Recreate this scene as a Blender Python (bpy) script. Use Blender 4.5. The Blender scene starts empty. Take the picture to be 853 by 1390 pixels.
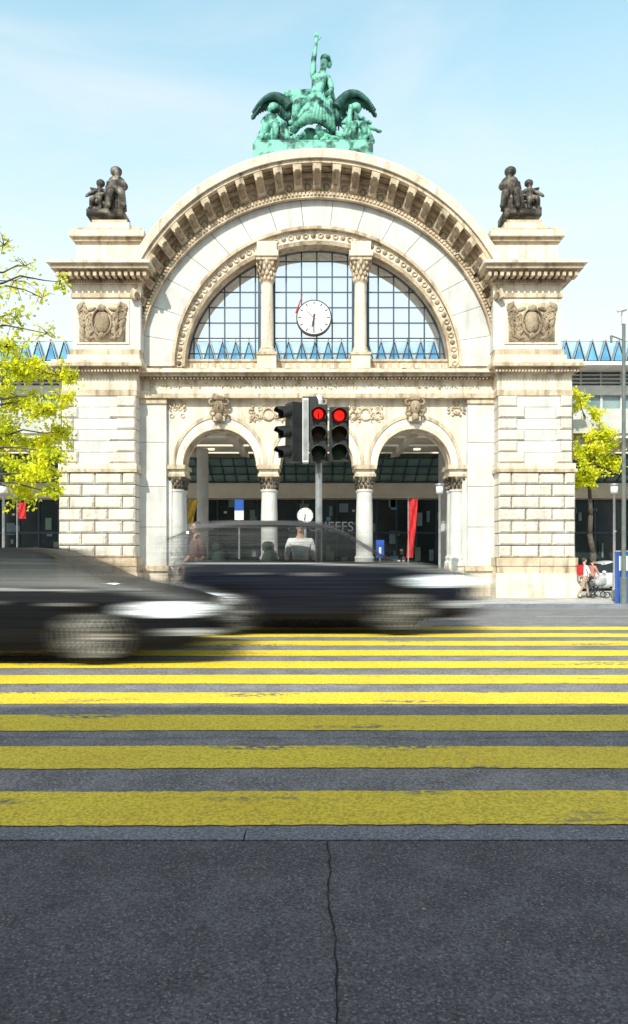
import bpy, bmesh, math, random
from mathutils import Vector, Matrix
R = math.radians
random.seed(7)
scene = bpy.context.scene
scene.view_settings.view_transform = 'Standard'
scene.view_settings.look = 'None'
scene.view_settings.exposure = 0

# ------------------------------------------------------------------ helpers
def link(o, parent=None):
    scene.collection.objects.link(o)
    if parent: o.parent = parent
    return o
def empty(name, loc=(0,0,0), rz=0):
    e = bpy.data.objects.new(name, None); e.location = loc; e.rotation_euler = (0,0,rz)
    e.empty_display_size = 0.2
    return link(e)

class MB:
    def __init__(s): s.v=[]; s.f=[]; s.m=[]
    def add(s, vs, fs, mi=0):
        n=len(s.v); s.v += [tuple(p) for p in vs]
        for f in fs: s.f.append(tuple(i+n for i in f)); s.m.append(mi)
    def box(s,x0,x1,y0,y1,z0,z1,mi=0):
        s.add([(x0,y0,z0),(x1,y0,z0),(x1,y1,z0),(x0,y1,z0),(x0,y0,z1),(x1,y0,z1),(x1,y1,z1),(x0,y1,z1)],
              [(0,1,5,4),(1,2,6,5),(2,3,7,6),(3,0,4,7),(4,5,6,7),(3,2,1,0)],mi)
    def boss(s,x0,x1,yf,yb,z0,z1,c=0.05,mi=0):
        s.add([(x0,yb,z0),(x1,yb,z0),(x1,yb,z1),(x0,yb,z1),
               (x0,yf+c,z0),(x1,yf+c,z0),(x1,yf+c,z1),(x0,yf+c,z1),
               (x0+c,yf,z0+c),(x1-c,yf,z0+c),(x1-c,yf,z1-c),(x0+c,yf,z1-c)],
              [(0,1,5,4),(1,2,6,5),(2,3,7,6),(3,0,4,7),(4,5,9,8),(5,6,10,9),(6,7,11,10),(7,4,8,11),(8,9,10,11)],mi)
    def lathe(s,prof,cx,cy,seg=20,mi=0):
        n=len(prof); vs=[]
        for i in range(seg):
            a=2*math.pi*i/seg
            for r,z in prof: vs.append((cx+r*math.cos(a),cy+r*math.sin(a),z))
        fs=[]
        for i in range(seg):
            j=(i+1)%seg
            for k in range(n-1): fs.append((i*n+k,j*n+k,j*n+k+1,i*n+k+1))
        fs.append(tuple(i*n for i in range(seg))); fs.append(tuple(i*n+n-1 for i in range(seg)))
        s.add(vs,fs,mi)
    def tube(s,p,q,r0,r1=None,seg=8,mi=0):
        if r1 is None: r1=r0
        p=Vector(p);q=Vector(q);d=(q-p)
        if d.length<1e-6: return
        d.normalize(); up=Vector((0,0,1)) if abs(d.z)<0.9 else Vector((1,0,0))
        a=d.cross(up).normalized(); b=d.cross(a)
        vs=[];
        for i in range(seg):
            t=2*math.pi*i/seg; o=a*math.cos(t)+b*math.sin(t)
            vs.append(p+o*r0); vs.append(q+o*r1)
        fs=[(2*i,2*((i+1)%seg),2*((i+1)%seg)+1,2*i+1) for i in range(seg)]
        fs.append(tuple(2*i for i in range(seg))); fs.append(tuple(2*i+1 for i in range(seg)))
        s.add(vs,fs,mi)
    def ell(s,c,r,mi=0,nu=10,nv=7,rot=0,zmin=None):
        vs=[];fs=[]
        cr,sr=math.cos(rot),math.sin(rot)
        for j in range(nv+1):
            ph=math.pi*j/nv
            for i in range(nu):
                t=2*math.pi*i/nu
                x=r[0]*math.sin(ph)*math.cos(t);y=r[1]*math.sin(ph)*math.sin(t);z=r[2]*math.cos(ph)
                vs.append((c[0]+x*cr-z*sr,c[1]+y,c[2]+x*sr+z*cr))
        for j in range(nv):
            for i in range(nu):
                k=(i+1)%nu; fs.append((j*nu+i,j*nu+k,(j+1)*nu+k,(j+1)*nu+i))
        s.add(vs,fs,mi)
    def torus(s,c,R0,r,mi=0,a0=0,a1=2*math.pi,n=16,m=6,sx=1,sz=1):
        vs=[];fs=[]
        for i in range(n+1):
            a=a0+(a1-a0)*i/n
            for j in range(m):
                b=2*math.pi*j/m
                rr=R0+r*math.cos(b)
                vs.append((c[0]+rr*math.cos(a)*sx,c[1]+r*math.sin(b),c[2]+rr*math.sin(a)*sz))
        for i in range(n):
            for j in range(m):
                k=(j+1)%m; fs.append((i*m+j,i*m+k,(i+1)*m+k,(i+1)*m+j))
        s.add(vs,fs,mi)
    def ring(s,prof,cx,zc,th0,th1,n,mi=0):
        m=len(prof);vs=[];fs=[]
        for i in range(n+1):
            t=th0+(th1-th0)*i/n
            for a,b,y in prof: vs.append((cx+a*math.cos(t),y,zc+b*math.sin(t)))
        for i in range(n):
            for j in range(m):
                k=(j+1)%m; fs.append((i*m+j,i*m+k,(i+1)*m+k,(i+1)*m+j))
        fs.append(tuple(range(m))); fs.append(tuple(n*m+j for j in range(m)))
        s.add(vs,fs,mi)
    def build(s,name,mats,parent=None,smooth=False,loc=(0,0,0)):
        me=bpy.data.meshes.new(name); me.from_pydata(s.v,[],s.f)
        for m in mats: me.materials.append(m)
        for p,mi in zip(me.polygons,s.m): p.material_index=mi; p.use_smooth=smooth
        bm=bmesh.new(); bm.from_mesh(me); bmesh.ops.recalc_face_normals(bm,faces=bm.faces); bm.to_mesh(me); bm.free()
        o=bpy.data.objects.new(name,me); o.location=loc
        return link(o,parent)

def nt(name):
    m=bpy.data.materials.new(name); m.use_nodes=True
    t=m.node_tree; return m,t,t.nodes,t.links,t.nodes['Principled BSDF']
def mat(name,c1,c2=None,scale=3.0,rough=0.7,bump=0.0,bscale=None,metal=0.0,stretch=(1,1,1),lo=0.35,hi=0.65,emit=0,coat=0,alpha=1):
    m,t,N,L,P=nt(name)
    P.inputs['Roughness'].default_value=rough; P.inputs['Metallic'].default_value=metal
    P.inputs['Coat Weight'].default_value=coat; P.inputs['Alpha'].default_value=alpha
    c2=c2 or tuple(min(1,c*0.8) for c in c1)
    tc=N.new('ShaderNodeTexCoord'); mp=N.new('ShaderNodeMapping'); mp.inputs['Scale'].default_value=stretch
    L.new(tc.outputs['Object'],mp.inputs['Vector'])
    no=N.new('ShaderNodeTexNoise'); no.inputs['Scale'].default_value=scale; no.inputs['Detail'].default_value=6
    L.new(mp.outputs['Vector'],no.inputs['Vector'])
    cr=N.new('ShaderNodeValToRGB'); cr.color_ramp.elements[0].position=lo; cr.color_ramp.elements[1].position=hi
    cr.color_ramp.elements[0].color=(*c1,1); cr.color_ramp.elements[1].color=(*c2,1)
    L.new(no.outputs['Fac'],cr.inputs['Fac']); L.new(cr.outputs['Color'],P.inputs['Base Color'])
    if bump:
        n2=N.new('ShaderNodeTexNoise'); n2.inputs['Scale'].default_value=bscale or scale*4; n2.inputs['Detail'].default_value=5
        L.new(mp.outputs['Vector'],n2.inputs['Vector'])
        b=N.new('ShaderNodeBump'); b.inputs['Strength'].default_value=bump; b.inputs['Distance'].default_value=0.05
        L.new(n2.outputs['Fac'],b.inputs['Height']); L.new(b.outputs['Normal'],P.inputs['Normal'])
    if emit:
        L.new(cr.outputs['Color'],P.inputs['Emission Color']); P.inputs['Emission Strength'].default_value=emit
    return m

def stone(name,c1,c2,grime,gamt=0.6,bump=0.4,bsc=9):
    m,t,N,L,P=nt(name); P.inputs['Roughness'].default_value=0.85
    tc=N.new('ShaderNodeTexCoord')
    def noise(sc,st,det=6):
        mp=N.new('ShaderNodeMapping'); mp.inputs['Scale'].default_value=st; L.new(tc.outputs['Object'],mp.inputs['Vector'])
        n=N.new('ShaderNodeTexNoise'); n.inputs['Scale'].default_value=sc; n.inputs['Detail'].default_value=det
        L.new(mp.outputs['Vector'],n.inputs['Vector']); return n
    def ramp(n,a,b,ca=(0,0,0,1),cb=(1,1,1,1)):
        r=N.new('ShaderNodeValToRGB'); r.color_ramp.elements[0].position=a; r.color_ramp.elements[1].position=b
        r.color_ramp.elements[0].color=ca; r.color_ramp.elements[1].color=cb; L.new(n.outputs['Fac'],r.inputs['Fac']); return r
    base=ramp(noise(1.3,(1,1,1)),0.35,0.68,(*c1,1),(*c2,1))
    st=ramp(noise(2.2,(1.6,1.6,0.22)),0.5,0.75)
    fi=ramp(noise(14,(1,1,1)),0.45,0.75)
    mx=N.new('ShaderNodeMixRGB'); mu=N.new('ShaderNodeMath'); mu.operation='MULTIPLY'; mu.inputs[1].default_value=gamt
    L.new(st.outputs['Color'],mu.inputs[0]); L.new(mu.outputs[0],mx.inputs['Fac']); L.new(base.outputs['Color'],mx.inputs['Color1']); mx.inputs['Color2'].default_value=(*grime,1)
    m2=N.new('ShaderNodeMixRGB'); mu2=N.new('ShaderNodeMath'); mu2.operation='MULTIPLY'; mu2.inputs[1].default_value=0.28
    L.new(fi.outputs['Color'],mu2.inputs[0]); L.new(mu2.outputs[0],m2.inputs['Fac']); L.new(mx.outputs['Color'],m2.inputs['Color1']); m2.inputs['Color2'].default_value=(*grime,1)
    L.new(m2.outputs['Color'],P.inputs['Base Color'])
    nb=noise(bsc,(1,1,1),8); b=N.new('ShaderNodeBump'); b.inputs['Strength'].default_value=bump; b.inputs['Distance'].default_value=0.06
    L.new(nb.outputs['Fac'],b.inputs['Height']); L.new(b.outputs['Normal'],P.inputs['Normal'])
    return m

def glassy(name,tint,trans=0.8,rough=0.05):
    m=bpy.data.materials.new(name); m.use_nodes=True; t=m.node_tree; N=t.nodes; L=t.links; N.clear()
    o=N.new('ShaderNodeOutputMaterial'); mx=N.new('ShaderNodeMixShader'); tr=N.new('ShaderNodeBsdfTransparent'); pr=N.new('ShaderNodeBsdfPrincipled')
    tr.inputs['Color'].default_value=(0.97,0.98,1,1)
    pr.inputs['Base Color'].default_value=(*tint,1); pr.inputs['Roughness'].default_value=rough
    mx.inputs['Fac'].default_value=trans
    L.new(pr.outputs[0],mx.inputs[1]); L.new(tr.outputs[0],mx.inputs[2]); L.new(mx.outputs[0],o.inputs['Surface'])
    return m

def skin(name,verts,edges,radii,mats,parent=None,edge_m=None,sub=1,root=0,smooth=True):
    me=bpy.data.meshes.new(name+'_sk'); me.from_pydata([tuple(v) for v in verts],edges,[])
    o=bpy.data.objects.new(name+'_sk',me); scene.collection.objects.link(o)
    md=o.modifiers.new('Skin','SKIN'); md.use_smooth_shade=True; md.branch_smoothing=0.3
    for i,r in enumerate(radii):
        sv=me.skin_vertices[0].data[i]; sv.radius=(r,r) if not isinstance(r,tuple) else r; sv.use_root=(i==root)
    sb=o.modifiers.new('Sub','SUBSURF'); sb.levels=sub; sb.render_levels=sub
    dg=bpy.context.evaluated_depsgraph_get(); ev=o.evaluated_get(dg)
    nm=bpy.data.meshes.new_from_object(ev); nm.name=name
    bpy.data.objects.remove(o,do_unlink=True)
    nm.materials.clear()
    for m in mats: nm.materials.append(m)
    if edge_m:
        segs=[(Vector(verts[a]),Vector(verts[b]),edge_m[i]) for i,(a,b) in enumerate(edges)]
        for p in nm.polygons:
            c=p.center; best=1e9;bi=0
            for a,b,mi in segs:
                d=b-a; t=max(0,min(1,(c-a).dot(d)/max(1e-9,d.length_squared))); q=(a+d*t-c).length
                if q<best: best=q;bi=mi
            p.material_index=bi
    for p in nm.polygons: p.use_smooth=smooth
    ob=bpy.data.objects.new(name,nm); return link(ob,parent)

# ------------------------------------------------------------------ camera: 1.5 m high, level, rising front
CAMH=1.5
cam=bpy.data.cameras.new('camera'); co=bpy.data.objects.new('camera',cam); link(co)
co.location=(0,0,CAMH); co.rotation_euler=(R(90),0,0)
cam.sensor_width=36; cam.sensor_height=36; cam.lens=25.9; cam.shift_y=0.0324; cam.clip_end=3000
scene.camera=co
# conversion from image pixel coordinates to metres at a distance d
def fx(p,d): return (p-426.5)*d/1000
def fz(p,d): return CAMH+(740-p)*d/1000
CX=0.13
def hw(p,d): return abs(p-430.5)*d/1000
G=-0.76
def gz(y):
    if y<14.6: return 0
    if y>28: return G
    return G*(y-14.6)/13.4

# ------------------------------------------------------------------ light
SUN_EL=40; SUN_AZ=R(200)
sd=Vector((math.sin(SUN_AZ)*math.cos(R(SUN_EL)),math.cos(SUN_AZ)*math.cos(R(SUN_EL)),math.sin(R(SUN_EL))))
sl=bpy.data.lights.new('sun','SUN'); sl.energy=5.0; sl.angle=R(0.5); sl.color=(1,0.95,0.86)
so=bpy.data.objects.new('sun',sl); link(so); so.rotation_euler=sd.to_track_quat('Z','Y').to_euler(); so.location=(0,-20,40)
w=bpy.data.worlds.new('World'); scene.world=w; w.use_nodes=True
N=w.node_tree.nodes; L=w.node_tree.links; bg=N['Background']
sky=N.new('ShaderNodeTexSky'); sky.sky_type='NISHITA'; sky.sun_disc=False; sky.sun_elevation=R(SUN_EL); sky.sun_rotation=SUN_AZ
sky.air_density=1.0; sky.dust_density=1.5; sky.ozone_density=1.0
tc=N.new('ShaderNodeTexCoord'); mp=N.new('ShaderNodeMapping'); mp.inputs['Scale'].default_value=(1.0,1.0,3.2); mp.inputs['Rotation'].default_value=(0,R(14),0)
L.new(tc.outputs['Generated'],mp.inputs['Vector'])
no=N.new('ShaderNodeTexNoise'); no.inputs['Scale'].default_value=2.4; no.inputs['Detail'].default_value=9; no.inputs['Distortion'].default_value=0.5; L.new(mp.outputs['Vector'],no.inputs['Vector'])
cr=N.new('ShaderNodeMapRange'); cr.inputs['From Min'].default_value=0.44; cr.inputs['From Max'].default_value=0.74; cr.inputs['To Min'].default_value=0.04; cr.inputs['To Max'].default_value=0.55
L.new(no.outputs['Fac'],cr.inputs['Value'])
sp=N.new('ShaderNodeSeparateXYZ'); L.new(tc.outputs['Generated'],sp.inputs[0])
mr=N.new('ShaderNodeMapRange'); mr.inputs['From Min'].default_value=0.22; mr.inputs['From Max'].default_value=0.70; mr.inputs['To Min'].default_value=1.0; mr.inputs['To Max'].default_value=0.0; L.new(sp.outputs['Z'],mr.inputs['Value'])
ia=N.new('ShaderNodeMath'); ia.operation='SUBTRACT'; ia.inputs[0].default_value=1; L.new(cr.outputs[0],ia.inputs[1])
ib=N.new('ShaderNodeMath'); ib.operation='SUBTRACT'; ib.inputs[0].default_value=1; L.new(mr.outputs[0],ib.inputs[1])
ic=N.new('ShaderNodeMath'); ic.operation='MULTIPLY'; L.new(ia.outputs[0],ic.inputs[0]); L.new(ib.outputs[0],ic.inputs[1])
idn=N.new('ShaderNodeMath'); idn.operation='SUBTRACT'; idn.inputs[0].default_value=1; L.new(ic.outputs[0],idn.inputs[1])
mx=N.new('ShaderNodeMixRGB'); mx.inputs['Color2'].default_value=(6.6,6.75,6.85,1)
gain=N.new('ShaderNodeMixRGB'); gain.blend_type='MULTIPLY'; gain.inputs['Fac'].default_value=1; gain.inputs['Color2'].default_value=(1.6,2.75,2.2,1)
L.new(sky.outputs[0],gain.inputs['Color1'])
L.new(idn.outputs[0],mx.inputs['Fac']); L.new(gain.outputs[0],mx.inputs['Color1'])
# added out-of-view veil overhead, neutralising the sky's fill light in the shade
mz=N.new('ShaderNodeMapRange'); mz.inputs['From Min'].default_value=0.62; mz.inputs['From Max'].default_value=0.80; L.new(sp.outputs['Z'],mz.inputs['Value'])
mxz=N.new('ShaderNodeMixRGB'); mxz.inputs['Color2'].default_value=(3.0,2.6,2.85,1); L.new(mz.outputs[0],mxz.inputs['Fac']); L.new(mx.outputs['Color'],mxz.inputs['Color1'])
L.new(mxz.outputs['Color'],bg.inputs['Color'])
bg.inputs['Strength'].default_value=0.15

# ------------------------------------------------------------------ materials
M_stone=stone('limestone',(0.80,0.72,0.605),(0.66,0.565,0.445),(0.26,0.18,0.11),0.6)
M_trim=stone('limestone_trim',(0.70,0.57,0.42),(0.48,0.365,0.245),(0.11,0.07,0.04),0.85,0.6)
M_marble=stone('pale_marble',(0.66,0.64,0.61),(0.53,0.52,0.505),(0.35,0.32,0.29),0.45,0.15,4)
M_rust=stone('rustic_stone',(0.76,0.70,0.62),(0.60,0.54,0.465),(0.30,0.23,0.17),0.5,1.0,7)
M_joint=mat('mortar_joint',(0.07,0.055,0.045),(0.12,0.1,0.08),3,0.9)
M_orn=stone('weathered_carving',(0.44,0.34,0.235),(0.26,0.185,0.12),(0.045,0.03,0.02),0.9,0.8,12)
M_verd=mat('verdigris_bronze',(0.18,0.50,0.38),(0.010,0.055,0.05),2.4,0.6,0.6,9,0.1,lo=0.46,hi=0.62)
M_verdd=mat('verdigris_dark',(0.012,0.04,0.04),(0.04,0.15,0.12),4,0.55,0.5,9,0.2)
M_bronze=mat('dark_bronze',(0.040,0.032,0.025),(0.26,0.23,0.19),2.4,0.55,0.5,9,0.3,lo=0.45,hi=0.7)
M_frame=mat('window_bars',(0.02,0.045,0.08),(0.035,0.07,0.11),5,0.4)
M_glass=glassy('arch_glass',(0.35,0.5,0.6),0.92)
M_iron=mat('black_plastic',(0.012,0.012,0.013),(0.02,0.02,0.022),8,0.45)
M_steel=mat('galvanised_steel',(0.42,0.43,0.44),(0.3,0.31,0.32),6,0.4,metal=0.4)
M_dsteel=mat('painted_mast',(0.16,0.18,0.17),(0.11,0.13,0.12),6,0.5)
M_white=mat('white_enamel',(0.8,0.8,0.79),(0.7,0.7,0.7),4,0.4)
M_black=mat('black_paint',(0.015,0.015,0.016),(0.03,0.03,0.03),6,0.4)
M_red=mat('red_cloth',(0.6,0.02,0.025),(0.45,0.015,0.02),4,0.7)
M_yel=mat('yellow_cloth',(0.8,0.5,0.06),(0.6,0.36,0.04),4,0.7)
M_blue=mat('blue_sign',(0.02,0.09,0.42),(0.015,0.07,0.33),4,0.4)

# ------------------------------------------------------------------ ground
def asphalt(name,c1,c2,fleck,bscale=60,patch=0.6,mid=0.25):
    m,t,N,L,P=nt(name); P.inputs['Roughness'].default_value=0.85
    tc=N.new('ShaderNodeTexCoord')
    def noise(s,st=(1,1,1),d=5):
        mp=N.new('ShaderNodeMapping'); mp.inputs['Scale'].default_value=st; L.new(tc.outputs['Object'],mp.inputs['Vector'])
        n=N.new('ShaderNodeTexNoise'); n.inputs['Scale'].default_value=s; n.inputs['Detail'].default_value=d; L.new(mp.outputs['Vector'],n.inputs['Vector']); return n
    a=noise(patch,(0.4,1,1)); r=N.new('ShaderNodeValToRGB'); r.color_ramp.elements[0].position=0.3; r.color_ramp.elements[1].position=0.7
    r.color_ramp.elements[0].color=(*c1,1); r.color_ramp.elements[1].color=(*c2,1); L.new(a.outputs['Fac'],r.inputs['Fac'])
    vo=N.new('ShaderNodeTexVoronoi'); vo.inputs['Scale'].default_value=bscale*1.6; L.new(tc.outputs['Object'],vo.inputs['Vector'])
    f=noise(bscale,d=6); 
    sepc=N.new('ShaderNodeSeparateColor'); L.new(vo.outputs['Color'],sepc.inputs[0])
    r2=N.new('ShaderNodeValToRGB'); r2.color_ramp.elements[0].position=0.86; r2.color_ramp.elements[1].position=0.99
    L.new(sepc.outputs[0],r2.inputs['Fac'])
    r3=N.new('ShaderNodeValToRGB'); r3.color_ramp.elements[0].position=0.35; r3.color_ramp.elements[1].position=0.65
    r3.color_ramp.elements[0].color=(0.5,0.5,0.5,1); r3.color_ramp.elements[1].color=(1.4,1.4,1.4,1); L.new(f.outputs['Fac'],r3.inputs['Fac'])
    g=noise(bscale*0.05,d=6); r4=N.new('ShaderNodeValToRGB'); r4.color_ramp.elements[0].position=0.3; r4.color_ramp.elements[1].position=0.7
    r4.color_ramp.elements[0].color=(1-mid,1-mid,1-mid,1); r4.color_ramp.elements[1].color=(1+mid,1+mid,1+mid,1); L.new(g.outputs['Fac'],r4.inputs['Fac'])
    mu=N.new('ShaderNodeMixRGB'); mu.blend_type='MULTIPLY'; mu.inputs['Fac'].default_value=1; L.new(r.outputs['Color'],mu.inputs['Color1']); L.new(r3.outputs['Color'],mu.inputs['Color2'])
    mu2=N.new('ShaderNodeMixRGB'); mu2.blend_type='MULTIPLY'; mu2.inputs['Fac'].default_value=1; L.new(mu.outputs['Color'],mu2.inputs['Color1']); L.new(r4.outputs['Color'],mu2.inputs['Color2'])
    mx=N.new('ShaderNodeMixRGB'); L.new(r2.outputs['Color'],mx.inputs['Fac']); L.new(mu2.outputs['Color'],mx.inputs['Color1']); mx.inputs['Color2'].default_value=(*fleck,1)
    L.new(mx.outputs['Color'],P.inputs['Base Color'])
    b=N.new('ShaderNodeBump'); b.inputs['Strength'].default_value=0.7; b.inputs['Distance'].default_value=0.01; L.new(f.outputs['Fac'],b.inputs['Height']); L.new(b.outputs['Normal'],P.inputs['Normal'])
    return m
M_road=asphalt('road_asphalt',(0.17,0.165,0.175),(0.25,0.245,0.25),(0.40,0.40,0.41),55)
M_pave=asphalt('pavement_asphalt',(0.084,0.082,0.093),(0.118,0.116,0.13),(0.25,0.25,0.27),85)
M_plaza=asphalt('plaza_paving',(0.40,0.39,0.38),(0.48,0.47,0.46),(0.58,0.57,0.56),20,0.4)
M_kerb=asphalt('kerb_granite',(0.17,0.18,0.215),(0.23,0.245,0.28),(0.35,0.36,0.39),60)

def sheet(name,x0,x1,ys,m,off=0.0,nx=1):
    b=MB()
    for i in range(len(ys)-1):
        a,c=ys[i],ys[i+1]
        b.add([(x0,a,gz(a)+off),(x1,a,gz(a)+off),(x1,c,gz(c)+off),(x0,c,gz(c)+off)],[(0,1,2,3)])
    return b.build(name,[m])
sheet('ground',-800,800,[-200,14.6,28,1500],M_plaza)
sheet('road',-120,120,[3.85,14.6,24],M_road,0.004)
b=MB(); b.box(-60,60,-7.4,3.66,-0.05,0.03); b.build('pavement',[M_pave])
b=MB(); x=-40.35
while x<40:
    b.box(x+0.004,x+2.0-0.004,3.668,3.83,-0.05,0.034); x+=2.0
b.build('kerb',[M_kerb])
M_crack=mat('tar_joint',(0.01,0.01,0.01),(0.02,0.02,0.02),9,0.9)
b=MB()
def crack(pts,w,z):
    for i in range(len(pts)-1):
        (xa,ya),(xb,yb)=pts[i],pts[i+1]; a=w*(.5+random.random()*.8)
        dx,dy=yb-ya,-(xb-xa); l=math.hypot(dx,dy) or 1; dx*=a/l; dy*=a/l
        b.add([(xa-dx,ya-dy,z),(xa+dx,ya+dy,z),(xb+dx,yb+dy,z),(xb-dx,yb-dy,z)],[(0,1,2,3)])
y=0.5; x=0.07; pts=[]
while y<3.66: pts.append((x,y)); y+=0.03; x=0.07+ (x-0.07)*0.85+random.uniform(-0.006,0.006)
crack(pts,.0035,.033)
b.build('pavement_joint',[M_crack])
b=MB()
for sx,sy,ln in ((-8,5.72,16),(-6,4.72,4),(1.0,6.8,5)):
    x=sx;y=sy;pts=[]
    while x<sx+ln: pts.append((x,y)); x+=.04; y=sy+(y-sy)*.93+random.uniform(-.012,.012)
    crack(pts,.004,.0125)
b.build('road_cracks',[M_crack])
b=MB(); rnd=random.Random(3)
for i in range(300):
    x=rnd.uniform(-2.5,2.5); y=rnd.uniform(2.2,4.9) if i%3 else rnd.uniform(3.4,3.95); s_=rnd.uniform(.002,.006)*(2 if i%25==0 else 1); z=.031 if y<3.66 else (.036 if y<3.84 else .010)
    b.add([(x-s_,y,z),(x,y-s_*.7,z+.001),(x+s_,y,z+.003),(x,y+s_,z+.001)],[(0,1,2,3)],0 if rnd.random()<.5 else 1)
b.build('loose_grit',[mat('petal',(0.5,0.45,0.35),(0.4,0.34,0.25),5,.8),mat('grit',(0.3,0.3,0.3),(0.2,0.2,0.2),5,.8)])

def paint_mat():
    m,t,N,L,P=nt('yellow_road_paint'); P.inputs['Roughness'].default_value=0.7
    tc=N.new('ShaderNodeTexCoord')
    def noise(s,st,d=6):
        mp=N.new('ShaderNodeMapping'); mp.inputs['Scale'].default_value=st; L.new(tc.outputs['Object'],mp.inputs['Vector'])
        n=N.new('ShaderNodeTexNoise'); n.inputs['Scale'].default_value=s; n.inputs['Detail'].default_value=d; L.new(mp.outputs['Vector'],n.inputs['Vector']); return n
    def ramp(n,a,b,ca,cb):
        r=N.new('ShaderNodeValToRGB'); r.color_ramp.elements[0].position=a; r.color_ramp.elements[1].position=b; r.color_ramp.elements[0].color=(*ca,1); r.color_ramp.elements[1].color=(*cb,1)
        L.new(n.outputs['Fac'],r.inputs['Fac']); return r
    base=ramp(noise(1.6,(0.6,1,1)),0.35,0.7,(1.0,0.79,0.05),(0.92,0.68,0.04))
    grit=ramp(noise(60,(1,1,1),5),0.42,0.68,(1,1,1),(0.40,0.37,0.30))
    mu=N.new('ShaderNodeMixRGB'); mu.blend_type='MULTIPLY'; mu.inputs['Fac'].default_value=0.8; L.new(base.outputs[0],mu.inputs['Color1']); L.new(grit.outputs[0],mu.inputs['Color2'])
    wear=ramp(noise(1.1,(0.55,2.6,1),9),0.58,0.66,(0,0,0),(1,1,1)); 
    w2=ramp(noise(16,(1,1,1),5),0.42,0.56,(0,0,0),(1,1,1))
    wm=N.new('ShaderNodeMath'); wm.operation='MULTIPLY'; L.new(wear.outputs[0],wm.inputs[0]); L.new(w2.outputs[0],wm.inputs[1])
    mx=N.new('ShaderNodeMixRGB'); L.new(wm.outputs[0],mx.inputs['Fac']); L.new(mu.outputs[0],mx.inputs['Color1']); mx.inputs['Color2'].default_value=(0.13,0.13,0.13,1)
    L.new(mx.outputs[0],P.inputs['Base Color'])
    n=noise(60,(1,1,1),3); bb=N.new('ShaderNodeBump'); bb.inputs['Strength'].default_value=0.5; bb.inputs['Distance'].default_value=0.01; L.new(n.outputs['Fac'],bb.inputs['Height']); L.new(bb.outputs['Normal'],P.inputs['Normal'])
    return m
M_paint=paint_mat()
b=MB()
for i in range(10):
    y0=3.93+1.0*i; y1=y0+0.54; nx=320; vs=[];fs=[]
    for k in range(nx+1):
        x=-8+16*k/nx
        vs.append((x,y0+random.uniform(-.008,.008)+.012*math.sin(x*1.3+i),0.009)); vs.append((x,y1+random.uniform(-.008,.008)+.012*math.sin(x*1.1+i*2),0.009))
    for k in range(nx): fs.append((2*k,2*k+2,2*k+3,2*k+1))
    b.add(vs,fs)
b.build('crosswalk_marking',[M_paint])
M_line=mat('white_line_paint',(0.75,0.75,0.74),(0.55,0.55,0.54),8,0.7)
def line(name,x0,x1,y0,y1,m=M_line):
    ys=sorted(set([y0,y1]+[q for q in (14.6,) if y0<q<y1])); b=MB()
    for a,c in zip(ys[:-1],ys[1:]):
        b.add([(x0,a,gz(a)+.012),(x1,a,gz(a)+.012),(x1,c,gz(c)+.012),(x0,c,gz(c)+.012)],[(0,1,2,3)])
    return b.build(name,[m])
line('road_edge_line',-60,60,22.8,22.95)
b=MB(); b.box(-60,60,24.0,24.2,gz(24.0)-0.3,gz(24)+0.11); b.build('kerb',[M_kerb])
line('lane_line',5.0,7.5,16.5,16.62); line('lane_line',9.5,13,16.5,16.62)
line('tram_rail',-60,60,19.0,19.07,M_dsteel); line('tram_rail',-60,60,20.4,20.47,M_dsteel)

# ------------------------------------------------------------------ PORTAL
portal=empty('stone_station_portal')
S=MB()
PM=[M_stone,M_trim,M_marble,M_rust,M_joint,M_orn]
Orn=MB()
def relief(cx,cz,w,h,y,seed,n=22,mi=5,shield=True,tgt=None):
    rnd=random.Random(seed); T=tgt or Orn
    if shield:
        T.ell((cx,y-0.02,cz),(w*0.17,0.14,h*0.30),mi,14,9)
        T.torus((cx,y-0.04,cz),1,0.10,mi,n=20,sx=w*0.22,sz=h*0.36)
        T.ell((cx,y-0.08,cz+h*0.36),(w*0.10,0.12,h*0.10),mi); T.ell((cx,y-0.08,cz-h*0.37),(w*0.08,0.1,h*0.09),mi)
    for i in range(n):
        px=rnd.uniform(0.24 if shield else 0.05,0.47)*w; pz=rnd.uniform(-0.42,0.42)*h; r=rnd.uniform(0.04,0.09)*min(w,h); ro=rnd.uniform(0,3)
        for sg in (-1,1):
            if i%3==0: T.torus((cx+sg*px,y-0.01,cz+pz),r*1.3,r*0.45,mi,n=10,m=5)
            else: T.ell((cx+sg*px,y,cz+pz),(r*1.9,0.07+0.05*rnd.random(),r*0.75),mi,8,5,rot=sg*ro)

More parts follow.
